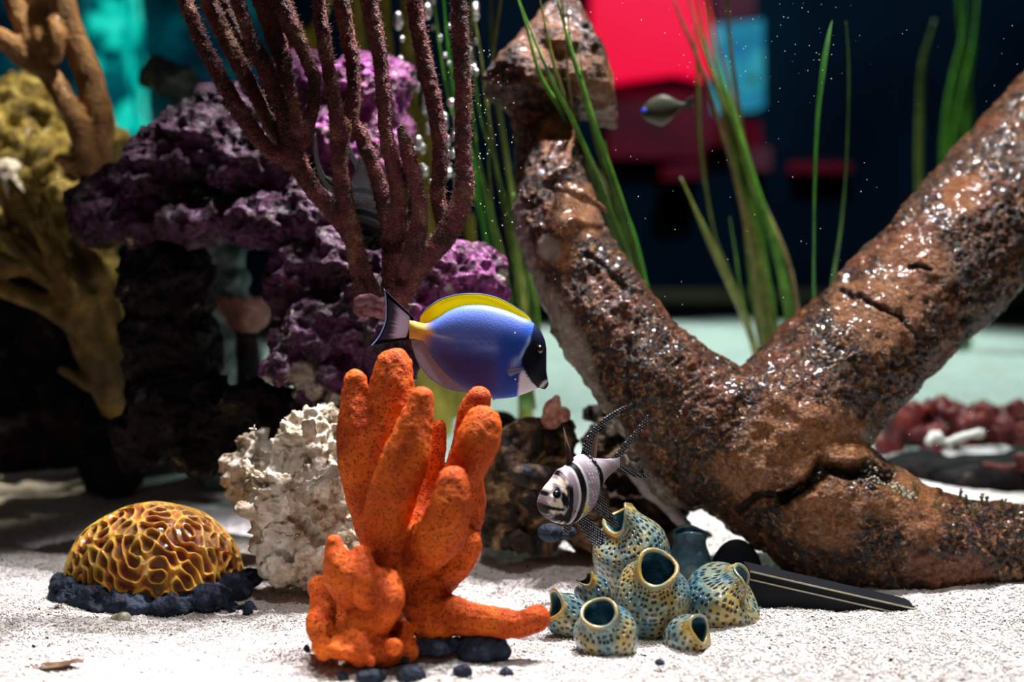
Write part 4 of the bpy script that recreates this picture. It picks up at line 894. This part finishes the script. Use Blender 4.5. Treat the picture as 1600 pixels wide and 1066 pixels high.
clump('tall seagrass tuft behind the fork of the driftwood', (1210, 640, 1.50), [
    bl_(18.0, 'grass_olive', 1.5, 1.42, (1225, 640), (1205, 520), (1185, 400), (1160, 270), (1130, 160), (1095, 60), (1065, -40)),
    bl_(14.4, 'grass', 1.5, 1.40, (1250, 640), (1232, 490), (1212, 390), (1180, 290), (1150, 190), (1118, 90), (1095, -40)),
    bl_(14.4, 'grass', 1.52, 1.44, (1215, 640), (1190, 530), (1172, 410), (1160, 300), (1140, 210), (1110, 100), (1080, -40)),
    bl_(12.0, 'grass_olive', 1.48, 1.40, (1200, 640), (1175, 530), (1145, 455), (1108, 375), (1063, 276)),
    bl_(8.4, 'grass_olive', 1.5, 1.5, (1200, 640), (1172, 520), (1140, 425), (1118, 370), (1102, 290), (1092, 200), (1090, 110), (1084, 40)),
    bl_(12.0, 'grass_brown', 1.5, 1.42, (1265, 640), (1245, 480), (1228, 400), (1190, 310), (1168, 240), (1152, 150), (1140, 60), (1136, -40)),
    bl_(12.0, 'grass', 1.5, 1.45, (1240, 640), (1216, 540), (1200, 440), (1188, 360), (1165, 280), (1140, 200)),
    bl_(10.8, 'grass_brown', 1.5, 1.44, (1225, 640), (1200, 500), (1182, 350), (1160, 230), (1140, 130), (1120, 60), (1105, -40)),
    bl_(14.4, 'grass', 1.52, 1.46, (1215, 640), (1192, 530), (1185, 420), (1172, 330), (1150, 250)),
    bl_(13.2, 'grass_brown', 1.53, 1.48, (1210, 640), (1196, 530), (1180, 440), (1168, 360), (1155, 290)),
    bl_(7.2, 'grass_brown', 1.47, 1.36, (1200, 600), (1160, 330), (1120, 180), (1085, 80), (1060, 20), (1040, -40)),
    bl_(9.6, 'grass', 1.50, 1.44, (1205, 640), (1180, 540), (1160, 470), (1150, 400), (1140, 340))])
clump('single bright green blade with a pale knobbed tip', (1275, 640, 1.30), [bl_(11, 'grass_bright', 1.35, 1.12, (1275, 640), (1272, 470), (1272, 380), (1273, 290), (1277, 190), (1286, 110), (1294, 60), (1300, 32))])
clump('thin dim green blade right of the bright one', (1290, 640, 1.42), [bl_(7, 'grass', 1.45, 1.28, (1280, 640), (1300, 450), (1312, 370), (1321, 280), (1325, 190), (1326, 100), (1322, 34))])
clump('blurred distant seagrass above the right driftwood arm', (1490, 640, 2.2), [
    bl_(22, 'grass', 2.2, 2.2, (1500, 560), (1490, 300), (1500, 180), (1520, 80), (1530, -40)), bl_(18, 'grass', 2.2, 2.2, (1490, 560), (1478, 300), (1480, 200), (1492, 120), (1505, 60), (1512, -40)),
    bl_(12, 'grass_olive', 2.2, 2.2, (1450, 560), (1437, 290), (1438, 180), (1442, 100), (1460, 30)), bl_(16, 'grass', 2.25, 2.2, (1510, 560), (1515, 240), (1508, 100), (1500, 20), (1492, -40))])
clump('seagrass tuft between the red coral and the driftwood arm', (825, 660, 1.34), [
    bl_(14, 'grass', 1.36, 1.26, (822, 640), (800, 500), (782, 420), (765, 330), (748, 250), (735, 150)), bl_(11, 'grass', 1.36, 1.24, (830, 640), (810, 480), (795, 340), (775, 260), (752, 190), (740, 100), (735, -40)),
    bl_(8, 'grass_olive', 1.36, 1.26, (835, 640), (812, 480), (788, 330), (765, 200), (750, 80), (728, -40)), bl_(9, 'grass_bright', 1.36, 1.26, (800, 600), (760, 380), (735, 240), (712, 160), (700, 80), (690, -40)),
    bl_(8, 'grass_olive', 1.36, 1.27, (815, 620), (790, 420), (770, 330), (762, 200), (770, 90), (780, 20), (788, -40)), bl_(7, 'grass', 1.36, 1.3, (820, 640), (770, 420), (740, 300), (700, 150), (680, 20), (676, -40)), bl_(10, 'grass', 1.40, 1.35, (850, 600), (835, 480), (818, 400), (802, 300))])
clump('wide olive blades behind the head of the blue fish', (822, 655, 1.46), [
    bl_(24, 'grass_olive', 1.46, 1.5, (822, 668), (820, 560), (815, 450), (806, 350), (790, 240), (772, 120), (765, -40)), bl_(14, 'grass_olive', 1.46, 1.5, (818, 668), (836, 520), (828, 430), (812, 340))])
# ================================================================== FISH
def interp_curve(pts, n):
    p = np.array(catmull([np.array(q, float) for q in pts], 12)); s = np.r_[0, np.cumsum(np.hypot(*np.diff(p, axis=0).T))]; u = np.linspace(0, s[-1], n)
    return np.stack([np.interp(u, s, p[:, 0]), np.interp(u, s, p[:, 1])], 1)
def fish_body(U, L, thick, to3, n=150, S=64, power=1.0):
    """skin between an upper and a lower outline; thick(s) is the half thickness; to3(x, y, side) places it"""
    U = interp_curve(U, n); L = interp_curve(L, n); V = []; uv = []
    for i in range(n):
        s = i / (n - 1)
        for k in range(S):
            a = 2 * math.pi * k / S; c = (1 + math.cos(a)) / 2; q = U[i] * c + L[i] * (1 - c)
            side = math.copysign(abs(math.sin(a)) ** power, math.sin(a)) * thick(s)
            V.append(to3(q[0], q[1], side)); uv.append((q[0], q[1], side))
    i = np.arange(n * S).reshape(n, S); j = np.roll(i, -1, 1)
    F = [tuple(r) for r in np.stack([i[:-1], j[:-1], j[1:], i[1:]], -1).reshape(-1, 4)]
    F += [tuple(range(S))[::-1], tuple((n - 1) * S + k for k in range(S))]
    return np.array(V), F, np.array(uv)
def fin_mesh(A, B, to3, thick=.0005, n=60, m=16, side=0, curl=0):
    """membrane between an inner edge A and an outer edge B, both faces and the edge"""
    A = interp_curve(A, n); B = interp_curve(B, n); V = []; uv = []
    for sgn in (1, -1):
        for i in range(n):
            for j in range(m):
                t = j / (m - 1); q = A[i] * (1 - t) + B[i] * t; th = thick * (1 - .75 * t) * (.15 if i in (0, n - 1) else 1) * (.1 if j == m - 1 else 1)
                V.append(to3(q[0], q[1], side + curl * t * t + sgn * th)); uv.append((q[0], q[1], t, i / (n - 1)))
    F = []; o = n * m
    for i in range(n - 1):
        for j in range(m - 1):
            a, b, c, d = i * m + j, (i + 1) * m + j, (i + 1) * m + j + 1, i * m + j + 1
            F += [(a, b, c, d), (o + a, o + d, o + c, o + b)]
    for i in range(n - 1): F += [(i * m + m - 1, (i + 1) * m + m - 1, o + (i + 1) * m + m - 1, o + i * m + m - 1), (i * m, o + i * m, o + (i + 1) * m, (i + 1) * m)]
    for j in range(m - 1): F += [(j, j + 1, o + j + 1, o + j), ((n - 1) * m + j, o + (n - 1) * m + j, o + (n - 1) * m + j + 1, (n - 1) * m + j + 1)]
    return np.array(V), F, np.array(uv)
def mixc(c, col, k): k = np.clip(k, 0, 1)[:, None]; return c * (1 - k) + np.array(col)[None] * k
def S3(r, g, b): return srgb(r, g, b)[:3]

def tang():
    D = .972; k = D / FPX
    def full(x, y): return 570 + x / 5.333, 440 + y / 5.333
    def to3(x, y, side):
        X, Y = full(x, y); p = P(X, Y, D); yaw = -.10 * (X - 740) * k     # head turned slightly to the glass
        return (p.x, p.y - side + yaw, p.z)
    U = [(368, 318), (400, 330), (450, 342), (520, 345), (600, 305), (700, 243), (800, 205), (900, 192), (1000, 195), (1100, 215), (1200, 247), (1300, 290), (1380, 325), (1445, 385), (1490, 460), (1510, 540), (1512, 640), (1512, 740), (1524, 812), (1530, 840)]
    L = [(368, 482), (400, 482), (440, 490), (490, 505), (530, 575), (600, 680), (700, 790), (800, 868), (880, 910), (960, 945), (1050, 965), (1130, 972), (1240, 958), (1330, 930), (1400, 900), (1440, 882), (1455, 880), (1475, 886), (1500, 890), (1522, 868)]
    th = lambda s: .0125 * (math.sin(math.pi * min(1, s * .93 + .05)) ** .75) * (1 - .35 * smooth(.75, 1, s)) + .0008
    V, F, uv = fish_body(U, L, th, to3, 260, 96, .85)
    x, y = uv[:, 0], uv[:, 1]; q = np.stack([x / 100, y / 100, uv[:, 2] * 60], 1)
    nz = fbm(q, 1.2, 4, 3); ln = fbm(np.stack([x / 260, y / 22, x * 0], 1), 1, 3, 5)
    c = np.tile(np.array(S3(58, 80, 166)), (len(x), 1))
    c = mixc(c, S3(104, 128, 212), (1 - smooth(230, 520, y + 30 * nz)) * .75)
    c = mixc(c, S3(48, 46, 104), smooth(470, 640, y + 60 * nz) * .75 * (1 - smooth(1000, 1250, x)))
    c = mixc(c, S3(110, 140, 222), np.exp(-((y - 500 - (x - 900) * .16) / 70) ** 2) * smooth(520, 700, x) * (1 - smooth(1050, 1180, x)) * (.5 + .6 * ln))
    c = mixc(c, S3(24, 66, 160), smooth(1060, 1190, x) * (1 - smooth(1290, 1390, x)) * smooth(330, 500, y) * .8)
    c = mixc(c, S3(30, 90, 200), np.exp(-((x - 1370) / 60) ** 2) * (1 - smooth(420, 520, y)) * smooth(300, 380, y) * .7)
    # yellow tail root
    c = mixc(c, S3(184, 158, 72), (1 - smooth(420, 560, x + .35 * (abs(y - 410)) - 60 + 20 * nz)))
    c = mixc(c, S3(235, 170, 30), np.exp(-((y - 425) / 16) ** 2) * (1 - smooth(520, 620, x)) * smooth(420, 470, x) * .8)
    c = mixc(c, S3(170, 190, 235), np.exp(-((y - 445 - (x - 600) * .16) / 12) ** 2) * smooth(540, 580, x) * (1 - smooth(640, 800, x)) * .7)
    # white throat, black mask
    mb = np.interp(y, [280, 400, 500, 560, 640, 700, 760, 820, 880], [1420, 1396, 1372, 1335, 1300, 1312, 1345, 1385, 1440])
    edge = 6 * fbm(q, 6, 2, 9)
    thr = smooth(700, 760, y + (x - 1300) * .1) * smooth(1265, 1290, x + (y - 900) * .10 + edge) ; c = mixc(c, S3(214, 214, 228), thr)
    rays = np.exp(-((x - (1262 - (y - 640) * .5)) / 34) ** 2) * smooth(590, 640, y) * (1 - smooth(690, 745, y)) * (.35 + .9 * (np.sin((x + y * .8) / 3.4) > 0))
    c = mixc(c, S3(190, 205, 230), rays * .55)
    c = mixc(c, S3(150, 180, 225), np.exp(-((x - mb + 14) / 15) ** 2) * smooth(420, 480, y) * (1 - smooth(600, 660, y)) * .75)
    mask = smooth(-5, 7, x - mb + edge); c = mixc(c, S3(10, 13, 24), mask)
    c = mixc(c, S3(16, 28, 62), mask * (1 - smooth(380, 520, y)) * .8)
    c = mixc(c, S3(205, 205, 215), (np.exp(-(((x - 1482) * .7 - (850 - y) * .55) / 13) ** 2)) * smooth(800, 830, y) * (1 - smooth(862, 885, y)) * smooth(1440, 1465, x))
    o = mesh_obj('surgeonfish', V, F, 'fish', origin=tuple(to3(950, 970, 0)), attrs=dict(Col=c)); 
    tag(o, 'blue surgeonfish with black face and yellow back fin swimming right', 'fish')
    # dorsal fin
    A = [(455, 350), (520, 352), (600, 312), (700, 252), (800, 214), (900, 200), (1000, 203), (1100, 222), (1200, 254), (1300, 296), (1385, 335)]
    B = [(462, 288), (520, 218), (620, 152), (740, 112), (860, 98), (980, 102), (1100, 130), (1200, 176), (1290, 232), (1350, 275), (1388, 318)]
    V, F, u = fin_mesh(A, B, to3, .0011, 140, 30); f = u[:, 2]
    c = np.tile(np.array(S3(252, 238, 8)), (len(u), 1)); c = mixc(c, S3(215, 176, 20), (1 - smooth(470, 640, u[:, 0])) * .7)
    c = mixc(c, S3(190, 178, 40), np.exp(-((f - .55 - .2 * np.sin(u[:, 3] * 5)) / .12) ** 2) * .35 * (u[:, 3] > .2)); c = mixc(c, S3(14, 16, 34), smooth(.90, .945, f)); c = mixc(c, S3(150, 180, 230), smooth(.975, .995, f))
    mesh_obj('dorsal_fin', V, F, 'fin', o, attrs=dict(Col=c))['label'] = 'yellow dorsal fin with dark edge'
    A = [(400, 490), (445, 492), (495, 508), (540, 585), (610, 690), (700, 785), (800, 860), (880, 904), (960, 940)]
    B = [(380, 490), (392, 560), (425, 655), (470, 730), (540, 812), (640, 876), (740, 912), (850, 928), (950, 945)]
    V, F, u = fin_mesh(A, B, to3, .0010, 90, 26); f = u[:, 2]
    c = np.tile(np.array(S3(166, 176, 204)), (len(u), 1)); c = mixc(c, S3(120, 118, 160), np.clip(fbm(np.stack([u[:, 3] * 60, f, f * 0], 1), 1, 2, 3), 0, 1) * .5); c = mixc(c, S3(60, 62, 110), smooth(.93, .96, f)); c = mixc(c, S3(190, 205, 240), smooth(.98, .995, f))
    mesh_obj('anal_fin', V, F, 'fin', o, attrs=dict(Col=c))['label'] = 'pale grey-white anal fin'
    A = [(400, 308), (398, 350), (392, 400), (384, 440), (372, 478)]
    # tail: outer edge runs from the upper tip over the hollow rear to the lower tip
    Bt = [(150, 62), (162, 120), (168, 230), (162, 330), (130, 420), (92, 485), (42, 542)]
    V, F, u = fin_mesh([(402, 300), (400, 350), (392, 400), (384, 440), (368, 486)], Bt, to3, .0012, 110, 60); f = u[:, 2]; e = u[:, 3]
    c = np.tile(np.array(S3(196, 188, 208)), (len(u), 1)); ry = fbm(np.stack([e * 70, f * 1.5, f * 0], 1), 1, 2, 3)
    c = mixc(c, S3(30, 28, 60), smooth(.50, .80, f + .12 * ry + .3 * abs(e - .5)) * .92)
    c = mixc(c, S3(6, 8, 20), 1 - smooth(.10, .15, f)); c = mixc(c, S3(6, 8, 22), 1 - smooth(.10, .13, np.minimum(e, 1 - e) + 0 * f)); c = mixc(c, S3(8, 8, 20), smooth(.90, .92, f)); c = mixc(c, S3(170, 190, 240), smooth(.955, .97, f))
    mesh_obj('tail_fin', V, F, 'fin', o, attrs=dict(Col=c))['label'] = 'white tail fin with black borders'
    for sd, nm in ((1, 'a'), (-1, 'b')):
        u_ = 1 / 5.333 * k; surf = .0100 * sd
        g = Geo(); g.ball(np.array(to3(1455, 550, surf - .0012 * sd)), 33 * u_, .0040, 40 * u_, .2); e0 = mesh_obj('eye', g.V, g.F, 'eye_black', o)
        for nm_, ra, rb, w_, off in (('eye_rim', 42, 51, .0007, .0014), ('iris', 22, 27, .00045, .0029)):
            g = Geo(); ring = []
            for q_ in range(33):
                a_ = 2 * math.pi * q_ / 32; c_ = to3(1455 + ra * math.cos(a_), 550 - rb * math.sin(a_), surf + off * sd - .0012 * sd * math.cos(a_)); ring.append((*c_, w_))
            g.tube(ring, 8, False); mesh_obj(nm_, g.V, g.F, 'eye_ring', e0)
        A = [(1300, 700), (1300, 718), (1298, 735)]; B = [(1195, 715), (1190, 745), (1215, 768)]
        V, F, u = fin_mesh(A, B, to3, .0004, 30, 12, side=.0118 * sd, curl=.003 * sd)
        c = np.tile(np.array(S3(150, 160, 190)), (len(u), 1)); c = mixc(c, S3(110, 90, 60), np.exp(-((u[:, 3] - .35) / .15) ** 2) * .7)
        mesh_obj('pectoral_fin', V, F, 'fin', o, attrs=dict(Col=c))
    g = Geo(); g.path([(849, 597, 2.6, D - .001), (853, 601, 2.6, D - .001), (851, 605, 2.2, D - .001), (847, 606, 2.2, D - .001)], 4, 10); mesh_obj('lip', g.V, g.F, 'eye_black', o)
    V, F, u = fin_mesh([(1060, 958), (1090, 968), (1115, 972)], [(1066, 990), (1075, 985), (1095, 978)], to3, .0008, 20, 8)
    mesh_obj('pelvic_fin', V, F, 'fin', o, attrs=dict(Col=np.tile(np.array(S3(170, 180, 210)), (len(u), 1))))
tang()

def dots(x, y, s, r, seed=0):
    """regular pale dots in fin coordinates"""
    gx, gy = x / s, y / s; row = np.floor(gy); fx = (gx + .5 * (row % 2)) % 1 - .5; fy = gy % 1 - .5
    return 1 - smooth(r * .7, r * 1.2, np.hypot(fx, fy))
def banggai(label, to_full, D, yaw, unit, name='cardinalfish', dim=1.0):
    k = D / FPX
    def to3(x, y, side):
        X, Y = to_full(x, y); p = P(X, Y, D); dx = (x - 250) * unit * k
        # the body runs away from the glass towards the tail
        return (p.x + side * math.sin(yaw) , p.y + dx * math.tan(yaw) - side * math.cos(yaw), p.z)
    U = [(66, 700), (72, 640), (100, 585), (150, 530), (185, 482), (225, 466), (265, 440), (300, 408), (335, 392), (380, 398), (425, 425), (470, 434), (520, 440), (570, 440), (605, 436)]
    L = [(70, 722), (84, 770), (120, 805), (170, 832), (225, 845), (275, 842), (320, 822), (365, 795), (405, 750), (440, 690), (470, 625), (500, 580), (540, 545), (575, 522), (605, 505)]
    th = lambda s: .0105 * (math.sin(math.pi * min(1, s * .86 + .14)) ** .7) * (1 - .62 * smooth(.55, 1, s)) + .0006
    V, F, uv = fish_body(U, L, th, to3, 200, 80, .8)
    x, y = uv[:, 0], uv[:, 1]; q = np.stack([x / 50, y / 50, uv[:, 2] * 200], 1); nz = fbm(q, 1.5, 3, 2)
    c = np.tile(np.array(S3(140, 126, 136)), (len(x), 1)); c = mixc(c, S3(190, 180, 190), (1 - smooth(430, 520, y)) * .7); c = mixc(c, S3(128, 110, 112), smooth(440, 500, x) * .6)
    c = mixc(c, S3(96, 86, 112), smooth(620, 760, y) * .5)
    def band(cx, wdt, bow, y0=600): xc = cx + bow * ((y - y0) / 200) ** 2; return 1 - smooth(.75, 1.1, np.abs(x - xc + 6 * nz) / wdt)
    b1 = band(296, 21, -45, 640) ; b2 = band(445, 21, -62, 620)
    c = mixc(c, S3(232, 228, 226), (1 - smooth(30, 40, np.abs(x - 296 + 45 * ((y - 640) / 200) ** 2))) * .6)
    c = mixc(c, S3(14, 10, 14), b1); c = mixc(c, S3(10, 9, 14), b2)
    # head markings
    hb = band(212, 15, -10, 650) * smooth(560, 590, y); c = mixc(c, S3(12, 10, 13), hb)
    hw = fbm(np.stack([x / 34, y / 60, x * 0], 1), 1, 3, 11); head = 1 - smooth(190, 215, x)
    c = mixc(c, S3(14, 12, 14), head * smooth(-.02, .10, hw)); c = mixc(c, S3(226, 218, 190), head * (1 - smooth(-.22, -.10, hw)) * .8)
    c = mixc(c, S3(240, 238, 240), (1 - smooth(9, 16, np.hypot(x - 104, (y - 630) * 1.2))) ); c = mixc(c, S3(20, 14, 14), 1 - smooth(9, 15, np.abs(y - 705 - (x - 70) * .25) + 8 * smooth(160, 180, x)))
    c = mixc(c, S3(200, 176, 50), np.exp(-(((x - 325) / 20) ** 2 + ((y - 745) / 34) ** 2)) * .9)
    c = mixc(c, S3(240, 240, 246), dots(x + 14 * fbm(q, 1, 2, 8), y + 14 * fbm(q, 1, 2, 9), 22, .16) * smooth(322, 335, x) * (1 - smooth(408, 424, x)) * .9)
    c = mixc(c, S3(225, 215, 215), dots(x + 10 * nz, y, 14, .2) * smooth(470, 490, x) * .5)
    c = c * dim + (1 - dim) * np.array(S3(4, 4, 6)) * 1.0  # a low dim puts shade into the body colours
    o = mesh_obj(name, V, F, 'fish' if dim > .5 else 'fish_shaded', origin=tuple(to3(240, 845, 0)), attrs=dict(Col=c)); tag(o, label, 'fish')
    for sd in (1, -1):
        g = Geo(); g.ball(np.array(to3(128, 640, sd * .0070)), 34 * unit * k, .0024, 40 * unit * k); e = mesh_obj('eye', g.V, g.F, 'eye_black', o)
        g = Geo(); g.ball(np.array(to3(126, 642, sd * .0083)), 24 * unit * k, .0022, 30 * unit * k); mesh_obj('pupil', g.V, g.F, 'eye_black', e)
    def fin(nm, A, B, base=(14, 13, 18), dot=None, side=0, curl=0, edge=None, n=60, m=16, lab=None):
        V, F, u = fin_mesh(A, B, to3, .0006, n, m, side, curl); c = np.tile(np.array(S3(*base)), (len(u), 1))
        f, e = u[:, 2], u[:, 3]
        if edge: c = mixc(c, S3(*edge), smooth(.55, .75, f) * .8)
        c = mixc(c, S3(150, 125, 110), (np.sin(e * n * 1.1) > .5) * .18)
        if dot: c = mixc(c, S3(232, 236, 250), dots(u[:, 0] * .8 + u[:, 1] * .6, u[:, 1] * .8 - u[:, 0] * .6, dot[0], dot[1]))
        ob = mesh_obj(nm, V, F, 'fin', o, attrs=dict(Col=c * max(dim, .08)))  # fins take the same painted shade
        if lab: ob['label'] = lab
    fin('first_dorsal_fin', [(236, 462), (252, 456), (284, 420)], [(222, 262), (216, 202), (262, 355)], (60, 40, 36), None, edge=(190, 170, 160), n=40)
    fin('dorsal_membrane', [(395, 408), (400, 370), (415, 310), (440, 262)], [(438, 424), (445, 380), (446, 320), (444, 268)], (120, 96, 84), None, edge=(170, 150, 140), n=30)
    fin('second_dorsal_fin', [(336, 392), (362, 305), (425, 218), (520, 148), (620, 100), (692, 80)], [(402, 412), (412, 325), (455, 248), (532, 178), (628, 124), (694, 90)], (14, 12, 16), (18, .21), n=90, m=16, lab='long black second dorsal fin with white dots')
    fin('tail_lobe', [(440, 434), (505, 452), (565, 425), (625, 360), (715, 268), (806, 168)], [(452, 462), (520, 484), (592, 458), (652, 390), (738, 294), (822, 184)], (18, 14, 18), (18, .21), n=90, m=16, lab='upper black tail lobe dotted white')
    fin('tail_lobe', [(590, 484), (640, 508), (725, 556), (822, 580)], [(582, 516), (640, 550), (725, 588), (818, 600)], (18, 14, 18), (18, .21), n=60, m=16, lab='lower black tail lobe dotted white')
    fin('tail_membrane', [(604, 440), (606, 465), (604, 490)], [(650, 420), (672, 465), (668, 495)], (110, 90, 80), None, edge=(210, 205, 200), n=40)
    fin('pelvic_fin', [(290, 830), (330, 815), (368, 795)], [(370, 990), (428, 996), (455, 930)], (10, 14, 34), (15, .24), side=.003, curl=.006, n=60, m=30, lab='blue-black pelvic fin dotted white')
    fin('pelvic_fin', [(230, 842), (262, 845), (290, 835)], [(250, 930), (285, 942), (306, 915)], (10, 14, 30), (15, .24), side=-.004, curl=-.004, n=40)
    fin('anal_fin', [(415, 745), (440, 690), (478, 612)], [(540, 900), (600, 905), (505, 735)], (24, 18, 22), (15, .2), n=60, m=34, lab='dark anal fin dotted pale')
    return o
banggai('silver and black banded cardinalfish with long fins beside the tube sponges', lambda x, y: (830 + x / 4.262, 620 + y / 4.262), .985, R(30), 1 / 4.262)
a1 = R(70)
banggai('banded fish with shade painted into its colours, half hidden behind the red branching coral', lambda x, y: (577 + ((x - 300) * math.cos(a1) + (y - 640) * math.sin(a1)) / 4.4, 335 + (-(x - 300) * math.sin(a1) + (y - 640) * math.cos(a1)) / 4.4), 1.095, R(15), 1 / 4.4, dim=.03)
# small pale fish far back
def pale_fish():
    D = 1.30; k = D / FPX
    def to3(x, y, s): p = P(x, y, D); return (p.x, p.y - s, p.z)
    U = [(1001, 176), (1006, 165), (1016, 155), (1032, 148), (1046, 150), (1060, 158), (1072, 160)]; L = [(1002, 180), (1010, 188), (1024, 194), (1036, 196), (1048, 188), (1060, 174), (1072, 168)]
    V, F, uv = fish_body(U, L, lambda s: .006 * math.sin(math.pi * min(1, s * .9 + .1)) ** .7 + .0004, to3, 60, 32)
    c = np.tile(np.array(S3(62, 64, 50)), (len(V), 1)); c = mixc(c, S3(120, 120, 108), smooth(178, 190, uv[:, 1]))
    o = mesh_obj('small_fish', V, F, 'fish', origin=tuple(to3(1036, 196, 0)), attrs=dict(Col=c)); tag(o, 'small grey fish with a bright blue eye before the red glow', 'fish')
    V, F, u = fin_mesh([(1068, 159), (1070, 164), (1068, 169)], [(1086, 148), (1082, 160), (1086, 172)], to3, .0005, 20, 8); mesh_obj('tail_fin', V, F, 'fin', o, attrs=dict(Col=np.tile(np.array(S3(70, 70, 60)), (len(V), 1))))
    for s in (1, -1):
        g = Geo(); g.ball(np.array(to3(1007, 174.5, s * .0030)), 5.5 * k, .0018, 5.5 * k); mesh_obj('eye', g.V, g.F, 'eye_blue', o)
pale_fish()

# ================================================================== BUBBLES, MOTES, LETTERING
bub = None; rr = random.Random(4)
for i in range(90):
    t = rr.random(); y = -10 + 300 * t; x = 615 + 130 * rr.random() if y < 120 else 640 + 90 * rr.random() + rr.gauss(0, 6); r = rr.uniform(2.2, 6.5) * (1.0 if t > .15 else 1.2)
    p = P(x, y, 1.30 + rr.uniform(-.05, .06))
    if bub is None:
        bm = bmesh.new(); bmesh.ops.create_icosphere(bm, subdivisions=3, radius=.001); me = bpy.data.meshes.new('air_bubble'); bm.to_mesh(me); bm.free()
        me.polygons.foreach_set('use_smooth', [True] * len(me.polygons)); me.materials.append(M['bubble'])
        bub = bpy.data.objects.new('air_bubble', me); COL.objects.link(bub); tag(bub, 'small glinting air bubble in the stream behind the red coral', 'bubble', 'air bubbles rising behind the red coral'); o = bub
    else: o = bub.copy(); COL.objects.link(o)
    s = r * .6; o.scale = (s, s, s * rr.uniform(1.1, 1.9)); o.location = p
g = Geo(); V = []; F = []
for i in range(260):
    z = rr.random()
    x, y = (rr.gauss(1210, 90), abs(rr.gauss(60, 60))) if z < .3 else ((rr.gauss(765, 22), rr.uniform(60, 380)) if z < .5 else (rr.uniform(740, 1600), rr.uniform(0, 700)))
    g.pball(x, y, rr.uniform(.93, 1.06), rr.uniform(.45, .95))
    if len(g.V) > 90000: break
o = mesh_obj('drifting_specks', *(lambda: (g.V, g.F))(), 'mote'); tag(o, 'tiny pale specks drifting in the water', 'specks', kind='stuff')
